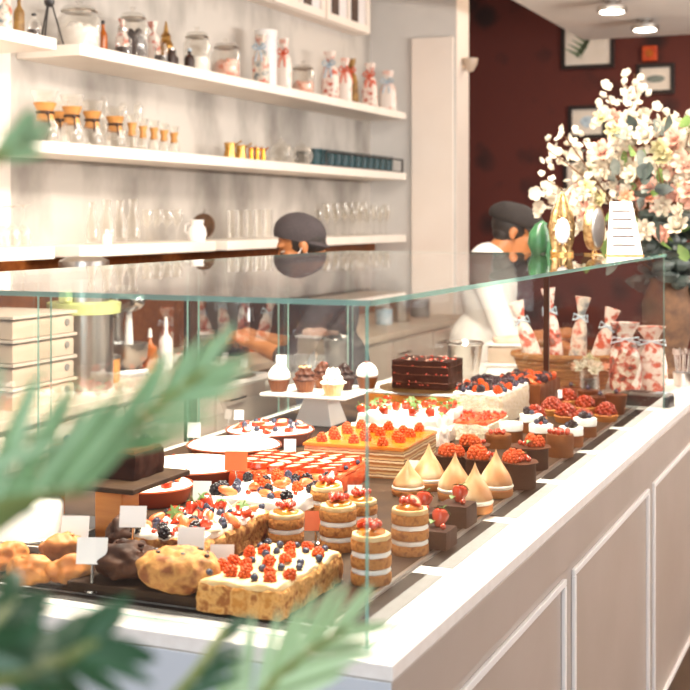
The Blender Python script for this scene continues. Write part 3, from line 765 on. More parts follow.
# ---- small round cakes: prototype maker
def placed(px, py, name, label, cat, group, z=ZD, rz=None):
    p = onz(px, py, z); return thing(name, label, cat, (p.x, p.y, z + .0003), R.uniform(0, 6.28) if rz is None else rz, group)
def naked(px, py, label, n=3):
    t = placed(px, py, 'naked_cake', label, 'cake', 'small layered naked cakes by the front glass')
    z = 0; r = .034
    for k in range(n):
        MB().lathe([(0, z), (r * .97, z), (r, z + .003), (r * 1.0, z + .016), (r * .96, z + .018), (0, z + .018)], 30, lobes=11, la=.015, tw=.3).build('sponge_layer', 'sponge', t); z += .0182
        MB().lathe([(0, z), (r * .93, z), (r * .97, z + .003), (r * .93, z + .008), (0, z + .009)], 30, lobes=9, la=.03).build('cream_layer', 'whitecream' if k < n - 1 else 'vanilla', t); z += .0092
    MB().ell((0, 0, z), (r * .75, r * .72, .008), 16, 8, .006, 70, px).build('caramel_sauce', 'caramel', t); z += .004
    for k in range(9): a, q = k * 2.4, .006 * math.sqrt(k); top('currant', t, (q * math.cos(a), q * math.sin(a), z + .004), None, 1.25)
    top('half', t, (-.004, .008, z + .008), None, 1, .8)
    return t
naked(286, 541, 'small layered cake with cream bands standing alone behind the vanilla slab', 2)
naked(338, 549, 'small layered cake half hidden at the left of the front pair by the glass corner', 3)
naked(327, 512, 'small layered cake tucked behind the orange price card', 2)
naked(360, 527, 'small layered cake at the back of the cluster near the glass corner post', 2)
naked(371, 582, 'frontmost small layered cake with three cream bands right at the glass corner', 3)
naked(410, 553, 'small layered cake with caramel drips beside the chocolate cubes', 3)

def mering(px, py, label, sc=1):
    t = placed(px, py, 'meringue_tart', label, 'tart', 'meringue tarts with pointed peaks')
    r = .036 * sc
    MB().lathe([(0, 0), (r * .9, 0), (r * 1.0, .004), (r * 1.04, .016), (r * 1.0, .018), (0, .018)], 40, lobes=24, la=.02).build('tart_shell', 'golden', t)
    MB().lathe([(0, .0182), (r * .99, .0184), (r * 1.05, .021), (r * 1.05, .0245), (r * .99, .027), (0, .027)], 32).build('cream_band', 'cream', t)
    MB().lathe([(0, .0272), (r * .98, .0274), (r * 1.0, .03), (r * .92, .04), (r * .74, .053), (r * .5, .066), (r * .27, .079), (r * .1, .092), (r * .03, .1), (0, .103)], 32, lobes=5, la=.02, tw=.25).build('meringue_peak', 'meringue', t)
    return t
mering(429, 489, 'pointed meringue tart at the back left of the meringue group')
mering(455, 500, 'pointed meringue tart in the middle, directly behind the glazed chocolate cube')
mering(475, 512, 'pointed meringue tart nearest the slate edge, right of the chocolate cube')
mering(496, 496, 'pointed meringue tart standing clear at the right of the meringue group')
mering(408, 495, 'low rounded meringue tart at the left end of the meringue group', .95).scale = (1, 1, .78)

def cube(px, py, label, w=.062, h=.042):
    t = placed(px, py, 'chocolate_square', label, 'cake', 'square chocolate cakes with a strawberry', rz=0)
    MB().roughbox((w, w * 1.1, h), 6, 6, 3, .0008, 40, 2, rnd=.003).build('cake_body', 'choc', t)
    o = top('strawberry', t, (0, 0, h + .004), .4, 1.35); o.rotation_euler = (-.5, .35, .5); o.location = (0, .004, h - .001)
    top('currant', t, (.016, -.012, h), None, 1.2); top('leaf', t, (-.01, -.006, h + .006), 1.5, .9)
    return t
cube(457, 524, 'chocolate square with a glazed strawberry just in front of the meringue peaks')
cube(421, 531, 'chocolate square with a strawberry behind the caramel-drip layered cake')
cube(437, 546, 'lower chocolate square at the slate edge beside the layered cakes', .058, .034)

def roundchoc(px, py, label, r=.037, h=.052):
    t = placed(px, py, 'chocolate_tartlet', label, 'cake', 'round chocolate cakes with red berries')
    MB().lathe([(0, 0), (r, 0), (r * 1.0, h), (r * .92, h + .001), (0, h)], 36).build('cake_body', 'choc', t)
    MB().lathe([(r * .7, h + .0005), (r * 1.12, h + .001), (r * 1.14, h + .003), (r * .7, h + .004), (0, h + .004), (0, h + .0005)], 32, lobes=7, la=.04).build('chocolate_collar', 'chocfrost', t)
    rq = random.Random(int(px))
    for k in range(13):
        a, q = k * 2.4, .0082 * math.sqrt(k)
        top('currant' if k % 3 else 'raspberry', t, (q * math.cos(a), q * math.sin(a), h + .0045), None, rq.uniform(1.1, 1.4))
    top('leaf', t, (.01, .01, h + .013), None, 1)
    return t
roundchoc(452, 478, 'round chocolate cake with red berries, leftmost, behind the first meringue peak')
roundchoc(482, 483, 'round chocolate cake with red berries behind the right-hand meringue peak', .037, .055)
roundchoc(519, 487, 'round chocolate cake with red berries, nearest the slate edge of its row', .038, .055)
roundchoc(473, 467, 'round chocolate cake with red berries in the row behind, next to the small price card')
roundchoc(531, 468, 'round chocolate cake with red berries by the white-topped mousse cups', .042, .05)

def mousse(px, py, label, topm='whitecream', r=.032, h=.05, berry=True):
    t = placed(px, py, 'mousse_cake', label, 'cake', 'round two-layer mousse cakes')
    MB().lathe([(0, 0), (r, 0), (r, h * .6), (0, h * .6)], 36).build('mousse_base', 'mousse', t)
    MB().lathe([(0, h * .6 + .0003), (r * 1.02, h * .6 + .0003), (r * 1.02, h - .002), (r * .98, h), (0, h)], 36).build('mousse_top', topm, t)
    if berry:
        for k in range(4): top(['blackberry', 'blueberry', 'currant', 'blueberry'][k], t, (.012 * math.cos(k * 1.7), .012 * math.sin(k * 1.7), h), None, 1.05)
    return t
mousse(531, 432, 'white-topped mousse cake at the back left of the mousse group')
mousse(541, 443, 'white-topped mousse cake in front of the back left one')
mousse(585, 436, 'white-topped mousse cake with berries at the right, nearest the rail')
mousse(571, 446, 'white-topped mousse cake partly behind the brown mousse cup')
mousse(511, 441, 'white-topped mousse cake beside the coconut slab corner', berry=False)
t = mousse(560, 456, 'brown mousse cup heaped with red berries at the front of the mousse group', 'mousse', .034, .056, False)
for k in range(12): top('currant', t, (.0085 * math.sqrt(k) * math.cos(k * 2.4), .0085 * math.sqrt(k) * math.sin(k * 2.4), .056), None, 1.4)
t = mousse(498, 447, 'low brown mousse tart with an orange berry topping behind the white price card', 'mousse', .035, .035, False)
for k in range(9): top('currant', t, (.009 * math.sqrt(k) * math.cos(k * 2.4), .009 * math.sqrt(k) * math.sin(k * 2.4), .035), None, 1.2)

def jellytart(px, py, label, sd):
    t = placed(px, py, 'berry_jelly_tart', label, 'tart', 'glossy red berry tarts')
    MB().lathe([(0, 0), (.03, 0), (.036, .018), (.034, .02), (0, .02)], 32, lobes=18, la=.02).build('tart_shell', 'golden', t)
    m = MB(); rq = random.Random(sd)
    for k in range(34):
        u = math.acos(1 - (k + .5) / 34); a = k * 2.4
        m.ell((.027 * math.sin(u) * math.cos(a), .027 * math.sin(u) * math.sin(a), .021 + .03 * math.cos(u)), rq.uniform(.006, .0085), 9, 6)
    m.ell((0, 0, .022), (.027, .027, .028), 14, 8, zmin=-.0015)
    m.build('glazed_berries', 'jelly', t)
    return t
for k, (px, py, lab) in enumerate([(535, 424, 'red glazed berry tart, first of its cluster beside the chocolate berry slab'), (552, 415, 'red glazed berry tart at the back left of the cluster'), (566, 422, 'red glazed berry tart in the middle of the cluster'), (583, 428, 'red glazed berry tart just behind the right-hand white mousse'), (585, 413, 'red glazed berry tart second from the right end'), (606, 421, 'red glazed berry tart at the right end near the clear stand'), (567, 406, 'red glazed berry tart at the back by the small vase')]):
    jellytart(px, py, lab, k)
def minitart(px, py, label, h=.03):
    t = placed(px, py, 'chocolate_cup', label, 'tart', 'small brown cups at the far end of the case')
    MB().lathe([(0, 0), (.026, 0), (.034, h), (.031, h + .001), (0, h - .003)], 32, lobes=16, la=.015).build('shell', 'ganache', t)
    MB().lathe([(0, h - .0028), (.0305, h - .0028), (.02, h + .002), (0, h + .003)], 24).build('filling', 'chocfrost', t)
    top('blueberry', t, (0, 0, h + .002), None, 1.1); top('leaf', t, (.006, 0, h + .004), None, .6)
minitart(588, 406, 'small brown cup with a berry in front of the small flower vase', .05)
minitart(616, 414, 'small brown cup with a berry next to the clear acrylic stand', .06)
minitart(571, 396, 'small brown cup with a berry at the back beside the dark post', .03)
minitart(600, 411, 'small brown cup with a berry between the vase and the last red tart', .045)

# ---- cookies on the slate tray (front left)
tr = thing('slate_tray', 'dark slate tray under the big cookies at the front left of the case', 'tray', (-.43, .135, ZD + .0003), 0)
MB().span((-.125, -.075, .002), (.155, .085, .014)).build('slab', 'slate', tr, smooth=False, bevel=.002)
m = MB()
for x in (-.1, .13):
    for y in (-.06, .07): m.lathe([(0, 0), (.008, 0), (.008, .002), (0, .002)], 10, (x, y, 0))
m.build('pads', 'blackplastic', tr)
def cookie(c, r, label, m, seed, tilt=(0, 0, 0), chips=9, name='cookie', chm='chip', amp=.009):
    t = thing(name, label, 'cookie', c, 0); t.rotation_euler = tilt
    MB().ell((0, 0, r[2] * .95), r, 60, 34, amp, 60, seed, zmin=-r[2] * .9).build('biscuit', m, t)
    rq = random.Random(seed); mm = None
    for k in range(chips):
        a, q = rq.uniform(0, 6.28), rq.uniform(.15, .75)
        x, y = q * r[0] * math.cos(a), q * r[1] * math.sin(a); z = r[2] * .95 + r[2] * math.sqrt(max(0, 1 - q * q)) * .97
        MB().ell((x, y, z), (rq.uniform(.004, .007), .004, .003), 9, 6, .002, 90, k).build('chip', chm, t)
    return t
TZ = ZD + .0145
p = onz(165, 598, TZ)
cookie((p.x, p.y + .045, TZ), (.072, .052, .035), 'large golden chocolate-chip cookie at the front of the slate tray', 'cookie', 3, amp=.007)
cookie((p.x - .118, p.y + .075, TZ), (.056, .05, .03), 'dark cracked chocolate cookie left of the golden cookie on the slate tray', 'choccookie', 5, chips=6, chm='choc', amp=.011)
cookie((-.565, .275, ZD + .0005), (.05, .04, .038), 'second dark chocolate cookie behind the first, by the left end of the nut-crusted slab', 'choccookie', 9, chips=6, chm='choc', amp=.011)
for k, (px, py, lab) in enumerate([(18, 590, 'golden pastry at the far left, half hidden by palm leaves'), (70, 584, 'golden pastry beside the left price card clip'), (62, 560, 'golden pastry behind the two left ones'), (8, 570, 'golden pastry at the left edge of the photo below the white plate')]):
    p = onz(px, py, ZD)
    cookie((p.x, max(p.y, .06), ZD + .0005), (.04, .022, .024), lab, 'golden', 30 + k, (0, 0, .5 + .2 * k), 2, 'pastry', 'golden', .008)

# ---- riser with chocolate cake at the left, white cake on a square plate
p = onz(121, 541, ZD)
rz_ = thing('orange_riser', 'orange-brown upright riser block holding the slate board at the left', 'riser', (-.66, .37, ZD + .0003), 0)
MB().span((-.03, -.03, 0), (.03, .03, .095)).build('block', 'wood', rz_, smooth=False, bevel=.003)
sb = thing('slate_board', 'dark slate board on the orange riser under the chocolate cake', 'board', (-.67, .42, ZD + .0957), 0)
MB().span((-.24, -.09, 0), (.07, .12, .01)).build('slab', 'slate', sb, smooth=False, bevel=.002)
for xx, nm_ in ((-.2, 0),):
    q = thing('orange_riser', 'orange-brown riser block at the left end of the slate board behind the leaves', 'riser', (-.87, .43, ZD + .0003), 0)
    MB().span((-.03, -.03, 0), (.03, .03, .095)).build('block', 'wood', q, smooth=False, bevel=.003)
t = thing('chocolate_loaf', 'dark chocolate loaf with caramel top on the slate board at the left', 'cake', (-.74, .455, ZD + .1062), 0)
MB().roughbox((.2, .11, .05), 18, 12, 5, .004, 45, 5).build('cake_body', 'choc', t)
MB().roughbox((.196, .106, .008), 16, 10, 1, .004, 45, 8, c=(0, 0, .049)).build('topping', 'ganache', t)
for k in range(6): top(['blueberry', 'half', 'blackberry'][k % 3], t, (-.08 + k * .032, R.uniform(-.03, .03), .055), None, 1.1)
p = onz(15, 545, ZD)
pl = thing('square_plate', 'white square plate with upturned rim at the far left under the white cake', 'plate', (p.x, p.y + .04, ZD + .0003), .1)
MB().add([(x * s, y * s, z) for z, s in ((0, .07), (.006, .1), (.022, .12), (.024, .118), (.009, .097), (.004, .07)) for x, y in ((-1, -1), (1, -1), (1, 1), (-1, 1))],
         [(3, 2, 1, 0)] + [(k*4 + i, k*4 + (i+1) % 4, k*4 + 4 + (i+1) % 4, k*4 + 4 + i) for k in range(5) for i in range(4)] + [(20, 21, 22, 23)]).build('dish', 'porcelain', pl, smooth=False, bevel=.002)
MB().lathe([(0, .0045), (.085, .0045), (.087, .0065), (0, .007)], 40).build('gold_disc', 'gold', pl)
t = thing('white_cake', 'plain white round cake on the square plate at the far left', 'cake', (p.x, p.y + .04, ZD + .0078), 0)
MB().lathe([(0, 0), (.064, 0), (.065, .004), (.065, .062), (.06, .068), (0, .069)], 44).build('icing', 'whitecream', t)
MB().lathe([(.064, .001), (.068, .004), (.064, .008)], 40).build('border', 'cream', t)

# ---- price cards
def card(px, py, label, w=.042, h=.032, z=ZD, m='card', ink='ink', rz=.35, lean=.25, stem=.03, base=None):
    """px,py: centre of the card in the photo; stands on z below it"""
    p = base if base is not None else onz(px, py, z + stem + h * .5)
    t = thing('price_card', label, 'price card', (p.x, p.y, z + .0004), rz, 'price cards among the pastries')
    Mx = Matrix.Rotation(-lean, 3, 'X')
    b = MB(); b.lathe([(0, 0), (.012, 0), (.012, .003), (.004, .006), (0, .006)], 14); b.tube([(0, 0, .005), (0, .004, stem + .004)], .0025, 8); b.box((0, .003, stem + .004), (.014, .005, .012))
    b.build('clip', 'chrome', t, label='chrome card clip')
    c = MB().box((0, 0, h / 2), (w, .0012, h), M=Mx); c.v = [(x, y, zz + stem) for x, y, zz in c.v]
    cd = c.build('card', m, t, smooth=False)
    s = MB()
    for k in range(3):
        ln = w * (.62, .5, .3)[k]; zz = h * (.64, .47, .3)[k]
        pts = [Vector((-ln / 2 + ln * i / 10, -.0007, zz + (.0007 if i % 2 else -.0007))) for i in range(11)]
        s.tube([Mx @ q + Vector((0, -.0002, stem)) for q in pts], .0008, 4)
    s.build('handwriting', ink, cd)
    return t
card(0, 0, 'white price card in front of the orange riser at the left', .046, .036, stem=.075, base=onz(133, 518, 1.003))
CARDS = [
 (92, 551, 'white price card on a chrome clip over the dark cookie', .05, .042, .045),
 (191, 540, 'white price card standing above the golden cookie', .046, .042, .035),
 (222, 557, 'white price card in front of the nut-crusted slab, left of the vanilla slab', .04, .04, .02),
 (202, 491, 'white price card between the cream tart and the white berry slab', .038, .04, .02),
 (194, 430, 'white price card beside the plain white tart near the brown post', .035, .04, .02),
 (239, 415, 'small white price card behind the strawberry-ringed tart', .028, .028, .02),
 (145, 446, 'white price card at the back behind the nearest tart', .035, .045, .02),
 (290, 446, 'white price card in front of the strawberry-ringed tart', .03, .034, .02),
 (355, 494, 'white price card just left of the glass corner behind the naked cakes', .03, .036, .02),
 (413, 467, 'small white price card left of the first meringue peak', .028, .03, .015),
 (466, 448, 'tiny white price card among the round chocolate cakes', .014, .024, .02),
 (486, 428, 'white price card before the white coconut slab', .022, .028, .02),
 (445, 393, 'white price card in front of the dark chocolate cake', .018, .03, .02),
 (560, 394, 'tiny price card standing beside the dark-sided berry slab', .014, .026, .03),
 (75, 528, 'white price card half hidden by leaves left of the orange riser', .05, .042, .03),
]
for px, py, lab, w, h, s in CARDS: card(px, py, lab, w, h, stem=s)
card(236, 461, 'orange price card in front of the nut-sprinkled cream tart', .05, .042, m='cardorange', ink='inkwhite', stem=.05)
card(316, 521, 'orange price card beside the small layered cakes', .042, .036, m='cardorange', ink='inkwhite', stem=.025)
card(0, 0, 'tall white price card behind the white domed cupcake on the stand', .03, .07, z=SZ, stem=.03, base=onz(281, 389, SZ))
p = onz(374, 389, ZD + .056)
card(0, 0, 'white price card standing left of the dark chocolate cake', .035, .025, z=ZD + .0643, stem=.045, base=Vector((-.86, 2.12, 0)))
# ================================================================== goods on the wall shelves
XM = -2.33
def spot(px, z, x=XM):
    """centre of a thing on the shelf at photo column px"""
    y = onx(px, 200, x).y; return Vector((x, y, z + .0004)), depth((x, y, z)) / FPX
def jar(px, wpx, hpx, z, label, cont, fill=.5, lid='ware', contm=None, ring=True, lumps=0):
    c, s = spot(px, z); r = wpx * s / 2; h = hpx * s
    t = thing('glass_jar', label, 'jar', c, 0, 'glass jars on the top shelf')
    hb = h * .78
    MB().lathe([(0, 0), (r * .92, 0), (r, r * .1), (r, hb * .82), (r * .8, hb * .95), (r * .78, hb), (r * .75, hb), (r * .77, hb * .94), (r * .96, hb * .81), (r * .96, r * .14), (r * .9, .006), (0, .006)], 32).build('jar_body', 'ware', t)
    f = MB(); f.lathe([(0, .0065), (r * .9, .0065), (r * .945, r * .16), (r * .945, hb * fill), (0, hb * (fill + .03))], 28)
    if lumps:
        rq = random.Random(int(px))
        for k in range(lumps): a, q = rq.uniform(0, 6.28), r * .68 * math.sqrt(rq.random()); f.ell((q * math.cos(a), q * math.sin(a), hb * fill * rq.uniform(.9, 1.1)), r * rq.uniform(.22, .3), 9, 6)
    f.build('contents', cont, t)
    if ring: MB().tube([(r * .8 * math.cos(2*PI*i/28), r * .8 * math.sin(2*PI*i/28), hb * .99) for i in range(29)], .006, 6, cap=False).build('metal_ring', 'steel', t)
    MB().lathe([(0, hb + .001), (r * .78, hb + .001), (r * .82, hb + h * .04), (r * .7, hb + h * .09), (r * .15, hb + h * .12), (r * .1, hb + h * .15), (r * .2, hb + h * .2), (0, h)], 26).build('lid', lid, t)
    return t
def bottle(px, wpx, hpx, z, label, m, cap='steel', name='bottle', neck=.35, contents=None, x=XM):
    c, s = spot(px, z, x); r = wpx * s / 2; h = hpx * s
    t = thing(name, label, name.replace('_', ' '), c, 0)
    MB().lathe([(0, 0), (r * .95, 0), (r, .005), (r, h * .55), (r * .9, h * .62), (r * neck, h * .74), (r * neck, h * .88), (0, h * .88)], 24).build('glass', m, t)
    MB().lathe([(0, h * .8805), (r * neck * 1.2, h * .8805), (r * neck * 1.2, h * .97), (r * neck * .8, h), (0, h)], 20).build('cap', cap, t)
    if contents: MB().lathe([(0, .006), (r * .9, .006), (r * .93, h * .3), (0, h * .31)], 20).build('contents', contents, t)
    return t
def bag(px, wpx, hpx, z, label, m, tie='ribbon', rz=0, bow=True, x=XM):
    c, s = spot(px, z, x); w = wpx * s; h = hpx * s
    t = thing('gift_bag', label, 'bag', c, rz, 'wrapped bags on the top shelf')
    hb = h * .72; d = min(w * .65, .1)
    b = MB(); pr = []; n = 20
    for k, (q, zz) in enumerate([(.92, 0), (1, .03), (1.0, .4), (.94, .7), (.72, .88), (.28, .98), (.22, 1.0), (.36, 1.08), (.62, 1.24), (.66, 1.34)]): pr.append((q, zz * hb))
    vs = []; fs = []
    for k, (q, zz) in enumerate(pr):
        for i in range(n):
            a = 2 * PI * i / n; ca, sa = math.cos(a), math.sin(a); e = .55
            X = w / 2 * q * math.copysign(abs(ca) ** e, ca); Y = d / 2 * q * math.copysign(abs(sa) ** e, sa)
            wob = .006 * noise.noise(Vector((X * 30, Y * 30, zz * 25 + px))); vs.append((X + wob, Y + wob, zz if k == 0 else zz + (wob if k == len(pr) - 1 else 0)))
    for k in range(len(pr) - 1):
        for i in range(n): j = (i + 1) % n; fs.append((k*n+i, k*n+j, (k+1)*n+j, (k+1)*n+i))
    fs.append(tuple(range(n))[::-1]); fs.append(tuple((len(pr)-1)*n + i for i in range(n)))
    b.add(vs, fs).build('wrapping', m, t)
    if bow:
        q = MB(); q.tube([(w * .13 * math.cos(2*PI*i/14), d * .16 * math.sin(2*PI*i/14), hb * .99) for i in range(15)], .006, 6, cap=False)
        for sg in (-1, 1):
            q.tube([(0, -d * .2, hb * .99), (sg * w * .25, -d * .35, hb * 1.1), (sg * w * .42, -d * .35, hb * 1.02), (sg * w * .25, -d * .35, hb * .95), (0, -d * .2, hb * .98)], .006, 6)
            q.tube([(0, -d * .2, hb * .98), (sg * w * .15, -d * .42, hb * .8), (sg * w * .22, -d * .5, hb * .62)], .005, 6)
        q.build('ribbon', tie, t)
    return t
# top shelf, short piece
bottle(5, 14, 46, Z1, 'green-patterned bottle at the left end of the short top shelf', 'bagmix', name='bottle')
bottle(19, 11, 44, Z1, 'dark-necked bottle second from the left on the short top shelf', 'bagbrown', 'blackplastic')
bottle(34, 14, 24, Z1, 'small clear cruet with a dark stopper between the bottles and the tripod', 'ware', 'blackplastic', 'cruet', .3, 'coffee', x=-2.26)
c, s = spot(54, Z1)
t = thing('dripper_tripod', 'black metal tripod dripper stand at the end of the short top shelf', 'stand', (c.x, c.y - .03, c.z), .3)
for k in range(3):
    a = k * 2.094 + .5
    MB().tube([(.055 * math.cos(a), .055 * math.sin(a), .0), (.012 * math.cos(a), .012 * math.sin(a), .15)], .0035, 6).build('leg', 'blackplastic', t)
MB().lathe([(0, .145), (.012, .145), (.02, .158), (.02, .172), (0, .172)], 18).build('collar', 'blackplastic', t)
# top shelf, long piece
jar(79, 42, 50, Z1, 'big glass jar of white marshmallows at the left end of the long top shelf', 'marsh', .55, lumps=26)
bottle(103, 9, 35, Z1, 'slim amber bottle behind the glass shaker on the top shelf', 'amber', 'blackplastic')
bottle(109, 17, 28, Z1, 'glass shaker with a metal top beside the big marshmallow jar', 'ware', 'steel', 'shaker', .5, 'coffee').location.x += .07
bag(122, 12, 42, Z1, 'narrow red and white packet between the shaker and the dark-filled jar', 'bagred', bow=False)
jar(133, 30, 55, Z1, 'glass jar of dark coffee beans with a domed lid on the top shelf', 'coffee', .62, lumps=8)
jar(143, 13, 22, Z1, 'small glass jar with dark contents in front of the coffee bean jar', 'coffee', .4, ring=False).location.x += .09
bag(153, 15, 46, Z1, 'red and white packet to the left of the golden pagoda', 'bagred', bow=False)
bottle(152, 9, 16, Z1, 'little dark jar in front of the red and white packet by the golden pagoda', 'coffee', 'steel', 'spice_jar', .7).location.x += .1
c, s = spot(166, Z1); h = 47 * s
t = thing('golden_pagoda', 'golden tiered pagoda ornament with a spire on the top shelf', 'ornament', c, 0)
m = MB(); m.lathe([(0, 0), (.05, 0), (.05, .02), (.04, .022), (.04, .05), (.046, .055), (.034, .075), (.03, .1), (.036, .104), (.024, .122), (.02, .14), (.024, .144), (.012, .16), (.008, .185), (.003, h), (0, h)], 8); m.build('tower', 'gold', t, smooth=False)
MB().lathe([(0, -.001), (.055, -.001), (.055, .008), (.0505, .008), (.0505, -.0005)], 8, (0, 0, .001)).build('base_rim', 'copper', t, smooth=False)
bottle(174, 9, 20, Z1, 'small black bottle right of the golden pagoda', 'coffee', 'blackplastic')
bottle(180, 10, 22, Z1, 'small black-topped spice bottle left of the white sugar jar', 'coffee', 'ribbonblue').location.x += .05
jar(197, 27, 48, Z1, 'glass jar half full of white sugar on the top shelf', 'sugar', .45)
jar(226, 29, 42, Z1, 'glass jar of pink candies left of the patterned gift bag', 'candy', .5, lumps=18)
bag(252, 17, 52, Z1, 'dark patterned gift bag with blue bow against the white canister', 'bagmix', 'ribbonblue').location.x += .05
c, s = spot(266, Z1); h = 58 * s; r = 11 * s
t = thing('white_canister', 'tall white dotted canister between two gift bags on the top shelf', 'canister', c, 0)
MB().lathe([(0, 0), (r, 0), (r, h * .9), (0, h * .9)], 32).build('body', 'tin', t); MB().lathe([(0, h * .9005), (r * 1.04, h * .9005), (r * 1.04, h), (0, h)], 32).build('lid', 'whiteplastic', t)
bag(284, 15, 55, Z1, 'white gift bag with coral ribbon right of the white canister', 'bagwhite')
jar(303, 24, 35, Z1, 'glass jar of pink sweets with a knobbed lid right of the gift bag', 'candy', .42, lumps=14)
bag(330, 17, 52, Z1, 'red and white gift bag with bow, first of the right-hand bag group', 'bagred', 'ribbonblue')
bag(345, 14, 48, Z1, 'white gift bag with coral bow, second of the right-hand bag group', 'bagwhite')
bag(356, 14, 50, Z1, 'brown patterned gift bag in the right-hand bag group', 'bagbrown', 'ribbon').location.x += -.03
bag(370, 15, 48, Z1, 'pale gift bag with coral ribbon right of the brown bag', 'bagred', 'ribbon')
bag(388, 17, 44, Z1, 'last gift bag at the right end of the top shelf', 'bagwhite', 'ribbonblue')

# middle shelf: carafes with wooden collars
def carafe(px, wpx, hpx, label, x=XM, tie=True):
    c, s = spot(px, Z2, x); r = wpx * s / 2; h = hpx * s
    t = thing('coffee_carafe', label, 'carafe', c, 0, 'glass coffee carafes with wooden collars')
    MB().lathe([(0, 0), (r * .9, 0), (r, r * .25), (r * .9, h * .3), (r * .45, h * .55), (r * .45, h * .62), (r * .95, h), (r * .92, h), (r * .42, h * .62), (r * .42, h * .55), (r * .86, h * .3), (r * .95, r * .27), (r * .86, .005), (0, .005)], 28).build('glass', 'ware', t)
    MB().lathe([(r * .62, h * .40), (r * .66, h * .42), (r * .5, h * .58), (r * .78, h * .76), (r * .74, h * .77), (r * .475, h * .585), (r * .6, h * .42)], 24).build('wooden_collar', 'woodcollar', t)
    if tie:
        q = MB(); q.tube([(r * .55 * math.cos(2*PI*i/16), r * .55 * math.sin(2*PI*i/16), h * .58) for i in range(17)], .006, 6, cap=False)
        q.tube([(r * .5, -.02, h * .58), (r * .8, -.04, h * .4), (r * .85, -.04, h * .3)], .004, 6); q.ell((r * .6, -.03, h * .56), .009, 8, 6)
        q.build('leather_tie', 'leather', t)
    return t
for px, w, h, lab, x in [(45, 30, 52, 'wood-collared carafe at the left end of the middle shelf', -2.29), (58, 24, 46, 'wood-collared carafe behind the leftmost one on the middle shelf', -2.42), (72, 26, 50, 'third wood-collared carafe from the left on the middle shelf', -2.29), (92, 24, 46, 'fourth wood-collared carafe, its leather tie hanging down', -2.29), (115, 24, 42, 'wood-collared carafe with the widest collar in the middle of the row', -2.29)]:
    carafe(px, w, h, lab, x)
for px, w, h, lab in [(132, 13, 36, 'small wood-collared carafe, first of the five small ones'), (143, 12, 33, 'small wood-collared carafe, second of the five small ones'), (154, 12, 32, 'small wood-collared carafe, third of the five small ones'), (164, 12, 30, 'small wood-collared carafe, fourth of the five small ones'), (174, 12, 28, 'small wood-collared carafe, at the right end of the row')]:
    carafe(px, w, h, lab, -2.3, False)
for px, w, h, lab in [(104, 15, 50, 'tall clear glass decanter between the fourth carafe and the widest one'), (138, 16, 48, 'tall clear glass decanter behind the small carafes'), (123, 14, 46, 'tall clear glass decanter right of the widest carafe')]:
    c, s = spot(px, Z2, -2.43); r = w * s / 2; hh = h * s
    t = thing('glass_decanter', lab, 'decanter', c, 0, 'clear decanters on the middle shelf')
    MB().lathe([(0, 0), (r * .9, 0), (r, .01), (r * .9, hh * .3), (r * .35, hh * .6), (r * .6, hh), (r * .55, hh), (r * .3, hh * .6), (r * .85, hh * .3), (r * .93, .015), (0, .006)], 24).build('glass', 'ware', t)
    MB().ell((0, 0, hh * 1.04), (r * .45, r * .45, hh * .05), 14, 8).build('stopper', 'ware', t)
def cup(px, wpx, hpx, label, m, x=XM, cat='cup', name='gold_cup', handle=True):
    c, s = spot(px, Z2, x); r = wpx * s / 2; h = hpx * s
    t = thing(name, label, cat, c, 0, 'gold cups on the middle shelf')
    MB().lathe([(0, 0), (r, 0), (r * 1.02, h * .1), (r * .78, h * .6), (r * .9, h), (r * .84, h), (r * .72, h * .6), (r * .9, h * .12), (0, h * .1)], 26).build('body', m, t)
    if handle: MB().tube([(r * .8, 0, h * .85), (r * 1.5, 0, h * .98), (r * 2.0, 0, h * 1.1)], .004, 7).build('handle', m, t)
    return t
cup(230, 13, 17, 'larger gold coffee pot at the left of the gold cups', 'gold'); cup(241, 12, 16, 'second gold coffee pot beside the larger one', 'gold', -2.36)
for k, (px, lab) in enumerate([(251, 'small gold cup with a handle, first of the three small ones'), (257, 'small gold cup with a handle, middle of the three small ones'), (263, 'small gold cup with a handle, right of the three small ones')]): cup(px, 6, 14, lab, 'copper')
def teapot(px, wpx, hpx, label):
    c, s = spot(px, Z2); r = wpx * s / 2; h = hpx * s
    t = thing('glass_teapot', label, 'teapot', c, -.6, 'glass teapots on the middle shelf')
    MB().lathe([(0, 0), (r * .6, 0), (r * .95, h * .2), (r, h * .4), (r * .8, h * .65), (r * .45, h * .75), (r * .42, h * .75), (r * .76, h * .64), (r * .96, h * .4), (r * .9, h * .2), (r * .55, .006), (0, .006)], 28).build('body', 'ware', t)
    MB().lathe([(0, h * .76), (r * .46, h * .76), (r * .4, h * .84), (r * .1, h * .88), (r * .14, h * .96), (0, h)], 20).build('lid', 'ware', t)
    MB().tube([(r * .85, 0, h * .3), (r * 1.25, 0, h * .45), (r * 1.4, 0, h * .7)], [.018, .013, .009], 10).build('spout', 'ware', t)
    MB().tube([(-r * .85, 0, h * .6), (-r * 1.35, 0, h * .6), (-r * 1.4, 0, h * .3), (-r * .92, 0, h * .2)], .006, 8).build('handle', 'ware', t)
teapot(281, 24, 27, 'round glass teapot next to the small gold cups'); teapot(301, 24, 27, 'round glass teapot left of the dark glass tray')
c, s = spot(349, Z2)
y0, y1 = onx(311, 160, XM).y, onx(390, 165, XM).y
t = thing('rack_tray', 'long dark tray holding a row of small teal glasses on the middle shelf', 'tray', (XM, (y0 + y1) / 2, Z2 + .0004), 0); L = y1 - y0
MB().span((-.09, -L/2, 0), (.09, L/2, .012)).build('base', 'blackplastic', t, smooth=False, bevel=.003)
m = MB()
for xx in (-.088, .088): m.tube([(xx, -L/2 + .01, .012), (xx, -L/2 + .01, .085), (xx, L/2 - .01, .085), (xx, L/2 - .01, .012)], .006, 6)
m.build('rail', 'blackplastic', t)
